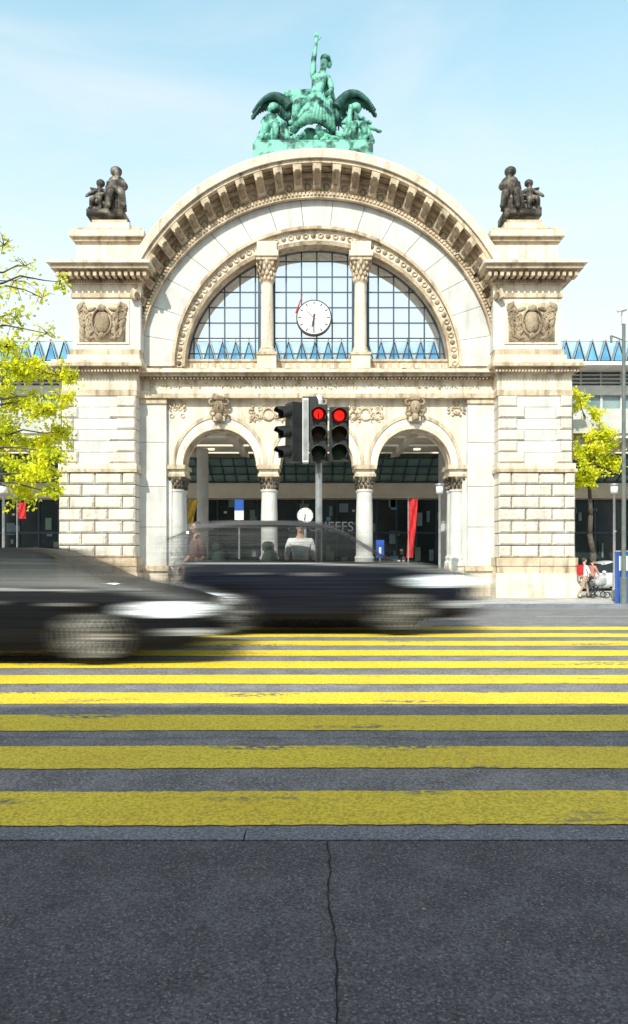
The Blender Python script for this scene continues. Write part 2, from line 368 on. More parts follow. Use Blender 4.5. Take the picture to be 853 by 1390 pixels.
def Z(p,d=32.0): return fz(p,d)
for sg in (-1,1):
    def bx(pa,pb,yf,yb,za,zt,mi=0,d=32.0):
        a=hw(pa,d);c=hw(pb,d); xs=sorted((CX+sg*a,CX+sg*c)); S.box(xs[0],xs[1],yf,yb,za,zt,mi)
    IN=184.5; OUT=80
    bx(76,190,31.68,35.8,G-0.2,Z(792),0); bx(78,189,31.74,35.7,Z(792),Z(778),0); bx(79.5,187,31.82,35.6,Z(778),Z(768),1); bx(78.5,188,31.78,35.6,Z(768),Z(757),1)
    bx(82,IN-2,32.08,35.5,Z(757),Z(537),4)
    zt=Z(641); z0=Z(757); n=7; hh=(zt-z0)/n
    rnd=random.Random(3 if sg<0 else 8)
    for r in range(n):
        za=z0+r*hh+0.018; zz=z0+(r+1)*hh-0.018
        x0=hw(OUT,32); x1=hw(IN,32)
        tot=x0-x1; cuts=[0,0.36,0.70,1] if r%2 else [0,0.17,0.53,0.86,1]
        for k in range(len(cuts)-1):
            u=x1+tot*cuts[k]+0.018; v=x1+tot*cuts[k+1]-0.018
            xs=sorted((CX+sg*u,CX+sg*v)); S.boss(xs[0],xs[1],31.92+rnd.uniform(-.03,.03),33.2,za,zz,0.075,3)
    bx(78,187,31.86,35.55,Z(641),Z(636.5),1); bx(80,186,31.92,35.55,Z(636.5),Z(629),0)
    zt=Z(537); z0=Z(629); n=6; hh=(zt-z0)/n
    for r in range(n):
        za=z0+r*hh+0.014; zz=z0+(r+1)*hh-0.014; q=(36,26)[r%2]
        for (pa,pb) in ((84,84+q*0.62),(IN-q,IN)):
            xs=sorted((CX+sg*(hw(pa,32)-0.01),CX+sg*(hw(pb,32)+0.01))); S.boss(xs[0],xs[1],31.92+rnd.uniform(-.02,.02),33.2,za,zz,0.065,3)
        bx(84+q*0.62,IN-q,32.02,33.0,za-0.006,zz+0.006,2)
    bx(83,186,31.98,35.5,Z(537),Z(529),1); bx(84,185.5,32.03,35.5,Z(529),Z(508),0)
    bx(81,187,31.9,35.5,Z(508),Z(504),1); bx(77,191,31.74,35.6,Z(504),Z(500),1); bx(72,196,31.5,35.7,Z(500),Z(495.5),1); bx(74,194,31.58,35.7,Z(495.5),Z(491),0)
    for k in range(26):
        p=80+ (189-80)*k/25.; bx(p-1.3,p+1.3,31.66,31.92,Z(506.5),Z(503.6),1)
    bx(92,190,31.92,35.4,Z(491),Z(482),0); bx(95,189,32.0,35.4,Z(482),Z(474),1)
    bx(98,190,32.12,35.4,Z(474),Z(403),2)
    bx(103,175,32.08,32.2,Z(466),Z(406),0)
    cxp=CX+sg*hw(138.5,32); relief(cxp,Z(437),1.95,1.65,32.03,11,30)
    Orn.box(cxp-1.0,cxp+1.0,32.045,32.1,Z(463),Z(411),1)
    bx(96,191,32.05,35.5,Z(403),Z(397),1); bx(97,191,32.1,35.5,Z(397),Z(385),0)
    bx(92,194,31.95,35.6,Z(385),Z(380),1)
    for k in range(15):
        p=84+(200-84)*k/14.; bx(p-2.2,p+2.2,31.45,32.0,Z(380),Z(374),1)
    for k in range(28):
        p=94+(192-94)*k/27.; bx(p-1.1,p+1.1,31.88,31.97,Z(384.5),Z(380.5),5)
    bx(88,197,31.72,35.7,Z(374),Z(371.5),0); bx(76,206,31.3,35.9,Z(371.5),Z(366),1); bx(72,209,31.15,36.0,Z(366),Z(362),0)
    bx(98,194,31.8,35.4,Z(362),Z(357),1); bx(103,190,32.05,35.2,Z(357),Z(328),0); bx(100,193,31.9,35.3,Z(328),Z(323),1); bx(96,197,31.75,35.4,Z(323),Z(315),0)
    bx(101,191,32.0,35.2,Z(315),Z(309),1); bx(118,174,32.2,34.4,Z(309),Z(299),0); bx(122,170,32.3,34.2,Z(299),Z(294),1)
    bx(IN-4,228,32.75,35.2,G-0.2,Z(772,32.75),0,32.75); bx(IN-4,226,32.8,35.1,Z(772,32.75),Z(536,32.75),2,32.8)
    bx(184,229,32.62,35.2,Z(775,32.6),Z(768,32.6),1,32.6)
    bx(190,227,32.72,33.4,Z(548,32.8),Z(541,32.8),1,32.8)
    for p in (600,660,715): bx(IN,225.9,32.797,33,Z(p,32.8),Z(p+0.6,32.8),4,32.8)

def cb(pa,pb,yf,yb,za,zt,mi,d=32.8):
    S.box(fx(pa,d),fx(pb,d),yf,yb,za,zt,mi)
X0,X1=188,673
cb(X0,X1,32.62,34.8,Z(541,32.8),Z(535,32.8),1); cb(X0,X1,32.7,34.8,Z(535,32.8),Z(531,32.8),0); cb(X0,X1,32.78,34.8,Z(531,32.8),Z(517,32.8),0)
cb(X0,X1,32.66,34.8,Z(517,32.8),Z(513,32.8),1); cb(X0,X1,32.4,34.8,Z(513,32.8),Z(509,32.8),1); cb(X0,X1,32.2,34.9,Z(509,32.8),Z(505.5,32.8),0); cb(X0,X1,32.3,34.9,Z(505.5,32.8),Z(503,32.8),1)
for k in range(96):
    p=197+(664-197)*k/95.; cb(p-1.2,p+1.2,32.45,32.68,Z(516.5,32.8),Z(513.2,32.8),5)
k=0
while k<32:
    p=210+k*14; relief(fx(p,32.8),Z(524,32.8),0.42,0.3,32.77,k+50,3,1,False); k+=1

# ---- the great arch
zc=9.47
N_=72
def rg(prof,th0=0,th1=math.pi,n=N_,mi=0,tgt=S): tgt.ring(prof,CX,zc,th0,th1,n,mi)
T0=R(25); T1=math.pi-T0
rg([(8.5,8.4,32.95),(8.5,8.4,35),(5.96,5.5,35),(5.96,5.5,33.25),(6.4,6.15,33.2)],mi=0)
rg([(8.75,8.55,32.66),(8.75,8.55,33.0),(7.85,7.42,33.0),(7.85,7.42,32.66)],mi=1)
rg([(9.0,9.0,31.55),(9.05,9.08,31.62),(9.0,9.1,33),(9.0,9.0,35.2),(8.55,8.5,35.2),(8.55,8.5,32.1),(8.72,8.68,32.1),(8.72,8.68,31.6)],T0,T1,mi=0)
rg([(8.7,8.66,31.72),(8.7,8.66,32.3),(8.56,8.52,32.3),(8.56,8.52,31.72)],T0,T1,mi=1)
rg([(7.98,7.56,32.5),(7.98,7.56,32.7),(7.82,7.38,32.7),(7.82,7.38,32.5)],mi=1)
rg([(8.6,8.45,32.45),(8.6,8.45,32.7),(8.42,8.25,32.7),(8.42,8.25,32.45)],T0,T1,mi=1)
nb=31
for i in range(nb):
    t=math.pi*(i+0.5)/nb; dt=0.022
    if R(19)<t<math.pi-R(19):
        rg([(8.56,8.5,31.74),(8.56,8.5,32.68),(8.02,7.72,32.68),(8.05,7.78,32.5),(8.3,8.18,32.2),(8.34,8.22,31.78)],t-dt,t+dt,1,1)
        rg([(8.36,8.26,31.72),(8.36,8.26,31.8),(8.1,7.9,32.44),(8.1,7.9,32.36)],t-dt*.55,t+dt*.55,1,5)
    t2=math.pi*(i+1)/nb
    if R(22)<t2<math.pi-R(22):
        Orn.ell((CX+8.12*math.cos(t2),32.64,zc+7.9*math.sin(t2)),(0.15,0.07,0.15),5)
        Orn.torus((CX+8.12*math.cos(t2),32.65,zc+7.9*math.sin(t2)),0.22,0.04,1,n=12)
        rg([(8.55,8.49,32.02),(8.55,8.49,32.4),(8.50,8.44,32.36),(8.50,8.44,32.06)],t2-.028,t2+.028,1,5)
for i in range(150):
    t=math.pi*(i+0.5)/150; rg([(8.0,7.6,32.44),(8.0,7.6,32.52),(7.9,7.48,32.52),(7.9,7.48,32.44)],t-.006,t+.006,1,1)
nv=17
for i in range(nv):
    a=math.pi*i/nv+0.0015; c=math.pi*(i+1)/nv-0.0015
    rg([(7.84,7.40,32.80),(7.84,7.40,33.05),(6.42,6.2,33.05),(6.42,6.2,32.80)],a,c,6,2)
rg([(6.45,6.23,32.72),(6.45,6.23,33.1),(6.33,6.10,33.1),(6.33,6.10,32.72)],mi=1)
rg([(6.34,6.09,32.92),(6.34,6.09,33.3),(5.98,5.56,33.3),(5.98,5.56,32.92)],mi=0)
rg([(6.02,5.6,32.8),(6.02,5.6,33.8),(5.90,5.44,33.8),(5.90,5.44,32.86)],mi=1)
for i in range(58):
    t=math.pi*(i+0.5)/58
    a=6.17;bq=5.85; x=CX+a*math.cos(t); z=zc+bq*math.sin(t)
    if i%2: Orn.ell((x,32.91,z),(0.12,0.06,0.12),5,8,5)
    else: Orn.torus((x,32.9,z),0.10,0.04,1,n=10,m=5)

d=33.1
S.box(CX-5.95,CX+5.95,33.3,34.2,Z(506,d),Z(487,d),0)
S.box(CX-5.93,CX+5.93,33.22,33.35,Z(489.5,d),Z(486.5,d),1)
for k in range(34):
    x=CX-5.7+k*11.4/33; S.box(x-.1,x+.1,33.27,33.31,Z(500,d),Z(491,d),1)
for p in (363,489.5):
    x=fx(p,d); 
    S.box(x-.42,x+.42,32.75,33.5,Z(506,d),Z(482,d),0); S.box(x-.46,x+.46,32.7,33.5,Z(484,d),Z(480.5,d),1)
    S.lathe([(0.40,Z(480.5,d)),(0.40,Z(477.5,d)),(0.34,Z(476,d)),(0.36,Z(474,d)),(0.29,Z(472,d)),(0.285,Z(440,d)),(0.255,Z(386,d)),(0.3,Z(384,d))],x,33.12,20,0)
    S.lathe([(0.25,Z(384,d)),(0.26,Z(374,d)),(0.33,Z(366,d)),(0.42,Z(359,d)),(0.44,Z(357,d))],x,33.12,20,1)
    for lv,(zz,rr) in enumerate(((380,0.28),(373,0.31),(366,0.37),(360,0.44))):
        for k in range(10):
            a=2*math.pi*(k+lv*.5)/10; Orn.ell((x+rr*math.cos(a),33.12+rr*math.sin(a),Z(zz,d)),(0.08,0.06,0.13),1,6,5)
    S.box(x-.47,x+.47,32.66,33.6,Z(357,d),Z(352.5,d),1); S.box(x-.52,x+.52,32.6,33.7,Z(352.5,d),Z(345,d),0); S.box(x-.44,x+.44,32.7,33.7,Z(345,d),Z(332,d),0)
S.build('masonry',PM,portal)

gl=MB(); ga,gb,gy=5.93,5.5,33.62
vs=[(CX,gy+.03,zc)]+[(CX+ga*math.cos(math.pi*i/48),gy+.03,zc+gb*math.sin(math.pi*i/48)) for i in range(49)]
gl.add(vs,[(0,i,i+1) for i in range(1,49)]); gl.build('glazing',[M_glass],portal)
gm=MB(); zlo=Z(487,33.1)
x=-5.6
while x<5.7:
    top=zc+gb*math.sqrt(max(0,1-(x/ga)**2)); wd=0.032
    gm.box(CX+x-wd,CX+x+wd,gy-.04,gy+.0,zlo,top); x+=0.70
z=zlo+0.35
while z<zc+gb:
    k=(z-zc)/gb; xx=ga*math.sqrt(max(0,1-max(k,0)**2)); gm.box(CX-xx,CX+xx,gy-.05,gy-.01,z-.027,z+.027); z+=0.70
gm.ring([(ga+.02,gb+.02,gy-.06),(ga+.02,gb+.02,gy+.1),(ga-.09,gb-.09,gy+.1),(ga-.09,gb-.09,gy-.06)],CX,zc,0,math.pi,60)
for p in (372,500,352,480):
    x=fx(p,33.4); gm.box(x-.06,x+.06,gy-.09,gy+.05,zlo,zc+gb*math.sqrt(max(0,1-((x-CX)/ga)**2)))
gm.build('window_bars',[M_frame],portal)

A=MB(); d=33.0; zs=fz(632,d); zt=fz(538,d); bw=4.35; r=1.66
cs=[CX-bw,CX,CX+bw]; yf,yb=33.0,34.4
for xc in cs:
    n=24; arc=[(xc-r*math.cos(math.pi*i/n),zs+r*math.sin(math.pi*i/n)) for i in range(n+1)]
    top=[(xc-bw/2+bw*i/n,zt) for i in range(n+1)]
    for i in range(n):
        for y in (yf,yb): A.add([(arc[i][0],y,arc[i][1]),(arc[i+1][0],y,arc[i+1][1]),(top[i+1][0],y,top[i+1][1]),(top[i][0],y,top[i][1])],[(0,1,2,3)],0)
        A.add([(arc[i][0],yf,arc[i][1]),(arc[i+1][0],yf,arc[i+1][1]),(arc[i+1][0],yb,arc[i+1][1]),(arc[i][0],yb,arc[i][1])],[(0,1,2,3)],0)
    for s2 in (-1,1):
        for y in (yf,yb): A.add([(xc+s2*bw/2,y,zs),(xc+s2*r,y,zs),(xc+s2*bw/2,y,zt)],[(0,1,2)],0)
    A.ring([(2.12,2.3,32.93),(2.12,2.3,33.05),(1.98,2.14,33.05),(1.98,2.14,32.93)],xc,zs,0,math.pi,30,1)
    A.ring([(1.97,2.12,32.965),(1.97,2.12,33.05),(1.80,1.86,33.05),(1.80,1.86,32.965)],xc,zs,0,math.pi,30,2)
    A.ring([(1.80,1.86,32.90),(1.80,1.86,33.05),(1.645,1.645,33.05),(1.645,1.645,32.92)],xc,zs,0,math.pi,30,0)
    A.ring([(1.655,1.655,33.3),(1.655,1.655,33.9),(1.60,1.60,33.9),(1.60,1.60,33.3)],xc,zs,0,math.pi,30,1)
    kz=fz(556,d)
    A.box(xc-.26,xc+.26,32.7,33.1,kz-.55,kz+.5,1)
    T=Orn; T.ell((xc,32.62,kz+.05),(0.24,0.2,0.34),5,12,8); T.ell((xc,32.6,kz-.38),(0.16,0.14,0.2),5); T.ell((xc,32.62,kz+.42),(0.3,0.2,0.14),5)
    for s2 in (-1,1):
        T.torus((xc+s2*.3,32.68,kz+.28),0.12,0.06,5,n=12); T.torus((xc+s2*.28,32.7,kz-.2),0.11,0.05,5,n=12); T.ell((xc+s2*.08,32.44,kz+.12),(0.04,0.03,0.03),5)
    T.ell((xc,32.42,kz+.02),(0.04,0.06,0.08),5)
for xm in (CX-bw/2,CX+bw/2): relief(xm,fz(562,d),1.7,0.8,32.99,int(xm*10)+90,26,1,False); Orn.torus((xm,32.97,fz(562,d)),.26,.06,1)
for s2 in (-1,1): relief(CX+s2*(1.5*bw-.28),fz(556,d),0.8,0.8,32.99,7+s2,10,1,False)
for s2 in (-1,1):
    xs=sorted((CX+s2*(1.5*bw-.02),CX+s2*(1.5*bw+.45))); A.box(xs[0],xs[1],33.01,34.4,G,zt,2)
for xm in (CX-1.5*bw+.16,CX-bw/2,CX+bw/2,CX+1.5*bw-.16):
    for y in (33.38,34.1):
        zq=lambda p: fz(p,33.4)
        A.box(xm-.5,xm+.5,y-.42,y+.32,G-.1,zq(790),0); A.box(xm-.44,xm+.44,y-.38,y+.28,zq(790),zq(768),0)
        A.lathe([(0.46,zq(768)),(0.46,zq(764)),(0.40,zq(761)),(0.43,zq(757)),(0.36,zq(754)),(0.355,zq(700)),(0.325,zq(669)),(0.37,zq(667)),(0.37,zq(665))],xm,y,24,2)
        A.lathe([(0.33,zq(665)),(0.34,zq(656)),(0.42,zq(650)),(0.46,zq(648))],xm,y,20,5)
        for lv,(zz,rr) in enumerate(((661,0.35),(655,0.38),(650.5,0.44))):
            for k in range(12):
                a=2*math.pi*(k+lv*.5)/12; Orn.ell((xm+rr*math.cos(a),y+rr*math.sin(a),zq(zz)),(0.07,0.06,0.1),6,6,5)
    A.box(xm-.47,xm+.47,32.95,34.5,zq(648),zq(644),1); A.box(xm-.42,xm+.42,33.0,34.45,zq(644),zq(638),0); A.box(xm-.50,xm+.50,32.86,34.55,zq(638),zq(632.5),1)
A.build('arcade',PM,portal)
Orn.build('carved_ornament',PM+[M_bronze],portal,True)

def clock(name,parent,cx,cy,cz,rad,h_ang,m_ang,loc=None):
    b=MB()
    def disc(r,y0,y1,mi,n=40):
        vs=[(cx+r*math.cos(2*math.pi*i/n),y,cz+r*math.sin(2*math.pi*i/n)) for y in (y0,y1) for i in range(n)]
        fs=[(i,(i+1)%n,n+(i+1)%n,n+i) for i in range(n)]+[tuple(range(n)),tuple(range(n,2*n))]
        b.add(vs,fs,mi)
    disc(rad,cy,cy+.25,1); disc(rad*.93,cy-.02,cy+.0,0)
    for i in range(60):
        a=2*math.pi*i/60; big=i%5==0; r0=rad*(0.72 if big else 0.83); wd=rad*(0.03 if big else 0.01)
        u=Vector((math.sin(a),0,math.cos(a))); v=Vector((math.cos(a),0,-math.sin(a))); c=Vector((cx,cy-.026,cz))
        b.add([c+u*r0-v*wd,c+u*r0+v*wd,c+u*rad*.89+v*wd,c+u*rad*.89-v*wd],[(0,1,2,3)],1)
    for a,l,wd,mi,yy in ((h_ang,.55,.05,1,.034),(m_ang,.82,.04,1,.042),(R(-50),.6,.015,2,.05)):
        u=Vector((math.sin(a),0,math.cos(a))); v=Vector((math.cos(a),0,-math.sin(a))); c=Vector((cx,cy-yy,cz))
        b.add([c-u*rad*.2-v*wd*rad,c-u*rad*.2+v*wd*rad,c+u*rad*l+v*wd*rad*.7,c+u*rad*l-v*wd*rad*.7],[(0,1,2,3)],mi)
    return b.build(name,[M_white,M_iron,M_red],parent)
clock('great_clock_face',portal,fx(426.5,33),33.1,fz(430,33),0.80,R(192),R(181))
b=MB(); b.box(fx(426.5,33)-.03,fx(426.5,33)+.03,33.35,33.6,fz(452,33),fz(410,33)); b.tube((fx(402,33),33.3,fz(422,33)),(fx(411,33),33.3,fz(396,33)),.05,.01,6,1); b.build('clock_bracket',[M_frame,M_red],portal)

# ------------------------------------------------------------------ sculptures
def fig(name,pts,edges,d,mats,parent,scale=1.0,sub=2,dy=None):
    keys=list(pts); vs=[(fx(pts[k][0],d),d+pts[k][2],fz(pts[k][1],d)) for k in keys]; rr=[pts[k][3]*scale for k in keys]
    es=[(keys.index(a),keys.index(b)) for a,b in edges]
    return skin(name,vs,es,rr,mats,parent,sub=sub)
zeit=empty('bronze_sculpture_group',(0,0,0))
d=33.4
B=MB(); X=lambda p:fx(p,d); Zd=lambda p:fz(p,d)
B.box(X(345),X(505),d-.75,d+1.1,18.2,Zd(205),0); B.box(X(349),X(501),d-.68,d+1.0,Zd(205),Zd(201),0)
rnd=random.Random(5)
for i in range(60):
    px=rnd.uniform(360,496); t=1-abs(px-428)/75; py=199-rnd.random()*24*t
    B.ell((X(px),d+rnd.uniform(-.45,.5),Zd(py)),(rnd.uniform(.12,.42),rnd.uniform(.2,.45),rnd.uniform(.10,.32)),0,8,6,rnd.uniform(-.6,.6))
B.build('rock_base',[M_verd],zeit,False)
fig('spirit_figure',dict(pel=(428,140,.0,.36),bel=(431,126,0,.27),ch=(435,110,-.05,.34),nk=(438,98,-.05,.15),hd=(440,88,-.1,.20),hd2=(441,82,-.1,.18),
    s1=(425,104,0,.17),e1=(426,82,0,.13),w1=(429,62,0,.09),h1=(430,50,0,.07),s2=(446,105,0,.17),e2=(451,124,-.1,.13),w2=(440,138,-.35,.10),
    k1=(404,146,-.45,.25),a1=(400,172,-.4,.14),f1=(393,177,-.6,.1),k2=(432,152,-.5,.25),a2=(424,174,-.5,.14),f2=(420,178,-.7,.1)),
    [('pel','bel'),('bel','ch'),('ch','nk'),('nk','hd'),('hd','hd2'),('ch','s1'),('s1','e1'),('e1','w1'),('w1','h1'),('ch','s2'),('s2','e2'),('e2','w2'),
     ('pel','k1'),('k1','a1'),('a1','f1'),('pel','k2'),('k2','a2'),('a2','f2')],d,[M_verd],zeit)
B=MB()
for k,(dx,l) in enumerate(((-.09,.2),(-.03,.26),(.03,.24),(.09,.18))): B.tube((X(430)+dx*.6,d,Zd(51)),(X(430)+dx,d,Zd(51)+l),.035,.022,6)
B.tube((X(430)+.03,d,Zd(55)),(X(430)+.2,d-.03,Zd(51)),.04,.025,6)
B.ell((X(442),d-.02,Zd(80)),(.24,.24,.2),0,12,8); B.ell((X(447),d+.08,Zd(85)),(.14,.15,.2),0)
for i in range(26):
    u=i/25.; x0=X(414+u*34); x1=X(396+u*56); zz=Zd(138+4*math.sin(u*9)); B.tube((x0,d-.2-.25*math.sin(u*3.1),zz),(x1,d-.35-.35*math.sin(u*3.1),Zd(184-8*math.sin(u*3))),.07+.05*(i%2),.10+.08*(i%2),7)
for i in range(9):
    u=i/8.; B.tube((X(446-u*4),d+.25,Zd(104+u*10)),(X(456-u*2),d+.35,Zd(150+u*6)),.12,.2,7)
for i in range(9):
    u=i/8.; B.tube((X(386+u*6),d-.1-.1*u,Zd(128+u*20)),(X(424),d-.1,Zd(128+u*16)),.1,.17,7)
B.build('drapery',[M_verd],zeit,True)
for sgn,root,top,tip in ((-1,(394,150),(370,116),(344,157)),(1,(457,150),(480,110),(509,154))):
    Wm=MB(); n=30
    def bz(t): return Vector(((1-t)**2*root[0]+2*t*(1-t)*top[0]+t*t*tip[0],0,(1-t)**2*root[1]+2*t*(1-t)*(top[1])+t*t*tip[1]))
    for i in range(n):
        u=i/(n-1.); p=bz(u); ln=(24*(1-u)**.8+1.5)*(1 if i%2 else .8); q=p+Vector((sgn*(2-7*(1-u)*.2),0,ln))
        Wm.tube((X(p.x),d-.2+.01*i,Zd(p.z)),(X(q.x),d-.1+.01*i,Zd(q.z)),.12,.05,6)
        if i<n-1:
            p2=bz((i+1)/(n-1.)); Wm.tube((X(p.x),d-.24,Zd(p.z)),(X(p2.x),d-.24,Zd(p2.z)),.19*(1-u)+.06,.19*(1-u)+.05,8)
    Wm.build('wing',[M_verdd],zeit,True)
    cxw=X(root[0]+sgn*3); Wh=MB(); Wh.torus((cxw,d+.1,Zd(166)),.5,.09,0,n=24)
    for k in range(8):
        a=k*math.pi/4; Wh.tube((cxw,d+.1,Zd(166)),(cxw+.5*math.cos(a),d+.1,Zd(166)+.5*math.sin(a)),.05,.04,6)
    Wh.build('wheel',[M_verd],zeit,True)
E_s=[('pel','ch'),('ch','nk'),('nk','hd'),('hd','h2'),('ch','s1'),('s1','e1'),('e1','w1'),('ch','s2'),('s2','e2'),('e2','w2'),('pel','k1'),('k1','a1'),('a1','f1'),('pel','k2'),('k2','a2'),('a2','f2')]
def seated(name,cx,d,head_y,base_y,sg,mats,parent,lean=0,sc=1.0,armspread=1.0):
    H=base_y-head_y; p=lambda u,v,dy,r:(cx+sg*u*H,head_y+v*H,dy*H*d/1000,r*H*d/1000)
    return fig(name,dict(pel=p(0,.58,0,.15),ch=p(lean*.6+.02,.33,-.02,.14),nk=p(lean+.02,.2,-.03,.055),hd=p(lean+.02,.12,-.06,.085),h2=p(lean+.02,.05,-.05,.075),
        s1=p(.12+lean*.7,.28,0,.07),e1=p(.22*armspread+lean,.44,-.08,.055),w1=p(.24*armspread,.56,-.22,.04),s2=p(-.10+lean*.7,.28,0,.07),e2=p(-.19*armspread,.46,-.06,.055),w2=p(-.06,.56,-.24,.04),
        k1=p(.18,.62,-.30,.10),a1=p(.22,.9,-.22,.06),f1=p(.28,.97,-.32,.045),k2=p(-.05,.62,-.32,.10),a2=p(-.08,.9,-.26,.06),f2=p(-.07,.98,-.36,.045)),E_s,d,mats,parent)
seated('seated_figure_west',372,d,143,199,-1,[M_verd],zeit,.06); seated('seated_figure_east',483,d,143,199,1,[M_verd],zeit,-.06,1,1.5)
B=MB()
B.tube((X(496),d-.3,Zd(176)),(X(514),d-.3,Zd(183)),.12,.05,7); B.ell((X(514),d-.3,Zd(183)),(.14,.1,.08)); B.tube((X(476),d-.4,Zd(150)),(X(472),d-.3,Zd(190)),.1,.16,7)
B.ell((X(372),d-.05,Zd(148)),(.27,.27,.24)); B.ell((X(483),d-.05,Zd(148)),(.27,.27,.24))
B.tube((X(352),d-.4,Zd(202)),(X(360),d-.4,Zd(166)),.08,.05,7)
for i in range(12): 
    u=i/11.; k=(i%2)*.06; B.tube((X(360+u*26),d-.2,Zd(170)),(X(350+u*42),d-.45,Zd(201)),.07+k,.1+k,6); B.tube((X(472+u*22),d-.2,Zd(170)),(X(462+u*42),d-.45,Zd(201)),.07+k,.1+k,6)
B.build('attributes',[M_verd],zeit,True)

for sg,ca,cc in ((-1,158,137),(1,693,718)):
    g=empty('bronze_statue_group')
    dd=32.9
    seated('mother_figure',ca,dd,229,291,-sg if sg<0 else -1,[M_bronze],g,0.02)
    seated('child_figure',cc,dd,246,291,-1 if sg<0 else 1,[M_bronze],g,0.0,1,1.6)
    B=MB(); X2=lambda p:fx(p,dd); Z2=lambda p:fz(p,dd); lo=min(ca,cc)-9;hi=max(ca,cc)+9
    for i in range(30):
        B.ell((X2(rnd.uniform(lo,hi)),dd+rnd.uniform(-.2,.3),Z2(rnd.uniform(268,293))),(rnd.uniform(.14,.34),.28,rnd.uniform(.12,.30)),0,8,6,rnd.uniform(-1,1))
    B.box(X2(122),X2(171),dd-.5,dd+.8,Z2(299),Z2(290)) if sg<0 else B.box(X2(682),X2(731),dd-.5,dd+.8,Z2(299),Z2(290))
    for i in range(12):
        u=i/11.; k=(i%2)*.05; B.tube((X2(ca-9+u*17),dd-.1-.2*math.sin(u*3),Z2(250)),(X2(ca-13+u*26),dd-.35,Z2(291)),.09+k,.10+k,6)
    B.ell((X2(ca),dd,Z2(233)),(.27,.27,.22)); B.ell((X2(cc),dd,Z2(249)),(.2,.2,.17))
    B.ell((X2(ca),dd+.05,Z2(250)),(.42,.3,.4))
    s3=-1 if sg<0 else 1
    for i in range(8): B.tube((X2(cc+s3*2),dd+.1,Z2(258+i*2)),(X2(cc+s3*(15-i)),dd+.1,Z2(254+i*4)),.09,.05,6)
    B.build('drapery_and_base',[M_bronze],g,True)

# ------------------------------------------------------------------ modern station behind
st=empty('modern_station_building')
M_conc=mat('concrete_panel',(0.56,0.55,0.53),(0.46,0.45,0.43),1.2,0.8)
M_soff=mat('canopy_soffit',(0.76,0.68,0.56),(0.68,0.60,0.48),1.2,0.8)
M_bglass=mat('blue_roof_glass',(0.05,0.20,0.40),(0.15,0.40,0.58),0.8,0.15)
M_pglass=mat('pale_roof_glass',(0.34,0.48,0.58),(0.50,0.64,0.72),0.8,0.2)
M_dglass=mat('dark_shop_glass',(0.012,0.022,0.026),(0.035,0.05,0.05),0.5,0.12)
M_wglass=mat('office_glass',(0.12,0.19,0.22),(0.24,0.32,0.34),0.6,0.15)
M_ggl=mat('green_glass',(0.12,0.20,0.175),(0.20,0.30,0.26),0.7,0.2)
M_lamp=mat('shop_light',(1.0,0.75,0.45),(1,0.8,0.55),1,0.5,emit=1.6)
B=MB(); mats=[M_conc,M_soff,M_bglass,M_dglass,M_wglass,M_ggl,M_frame,M_lamp,M_steel,M_white,M_red,M_pglass]
W=46
B.box(-W,W,55,75,9.6,11.7,0); B.box(-W,W,55.25,75,11.7,12.7,4); B.box(-W,W,54.9,75,12.7,13.4,0); B.box(-W,W,55.4,75,13.4,14.6,4); B.box(-W,W,54.6,75,14.6,14.9,0)
x=-W
while x<W:
    B.box(x-.08,x+.08,55.1,55.3,11.7,12.7,0); B.box(x-.05,x+.05,55.2,55.5,13.4,14.6,0); x+=1.5
for k in range(4): B.box(-W,W,55.1,55.3,13.6+k*.3,13.68+k*.3,0)
x=-W; tw=0.95
while x<W:
    B.add([(x,53,14.7),(x+tw,53,14.7),(x+tw/2,53,16.3),(x,62,15.0),(x+tw,62,15.0),(x+tw/2,62,16.5)],[(0,2,5,3),(1,4,5,2)],2)
    B.add([(x+.14,52.99,14.78),(x+tw-.14,52.99,14.78),(x+tw/2,52.99,16.0)],[(0,1,2)],2)
    B.tube((x,52.95,14.7),(x+tw/2,52.95,16.3),.04,.04,5,8); B.tube((x+tw,52.95,14.7),(x+tw/2,52.95,16.3),.04,.04,5,8)
    B.add([(x+tw/2+.03,53.3,16.28),(x+tw*1.5-.03,53.3,16.28),(x+tw,53.3,14.8)],[(0,1,2)],11)
    x+=tw
B.box(-W,W,52.88,53.1,14.45,14.7,9)
B.box(-W,W,53.1,54.6,14.35,14.55,0)
B.box(-W,W,53.25,53.4,16.28,16.42,9)
for ya,yb2 in ((38,40.4),(41.2,43.9),(44.7,47.4),(48.2,52)): B.box(-W,W,ya,yb2,7.5,7.75,1)  # canopy slab in strips; gaps added to let sky light onto the soffit
B.box(-W,W,37.8,38,7.25,7.95,0)
x=-W
while x<W: B.box(x-.15,x+.15,38.1,52,7.1,7.5,1); x+=3.2
B.add([(-W,47,7.05),(W,47,7.05),(W,50,5.7),(-W,50,5.7)],[(0,1,2,3)],5)
x=-W
while x<W: B.tube((x,46.97,7.05),(x,49.95,5.7),.05,.05,5,6); x+=0.8
for k in range(4): B.box(-W,W,46.9+k*.9,46.98+k*.9,6.98-k*.42,7.05-k*.42,6)
B.box(-W,W,49.8,50.2,4.9,5.7,1); B.box(-W,W,50,52,4.7,4.9,1)
B.box(-W,W,52,54,G,9.6,3)
x=-W
while x<W: B.box(x-.06,x+.06,51.9,52.0,G,4.8,6); x+=1.4
B.box(-W,W,51.85,52,2.3,2.45,6); B.box(-W,W,51.88,52,G,G+.3,0)
rnd=random.Random(9)
for i in range(150):
    x=rnd.uniform(-24,24); z=rnd.uniform(0.0,4.2); 
    mi=rnd.choice([7,4,4,3,4,2,5,5,4,1]); ww=rnd.uniform(.1,.7) if mi!=7 else rnd.uniform(.05,.25); h=rnd.uniform(.1,1.0) if mi!=7 else .08
    if mi==1: ww=.2;h=.15
    B.box(x,x+ww,51.93-(.002*i)%.05,51.97,z,z+h,mi)
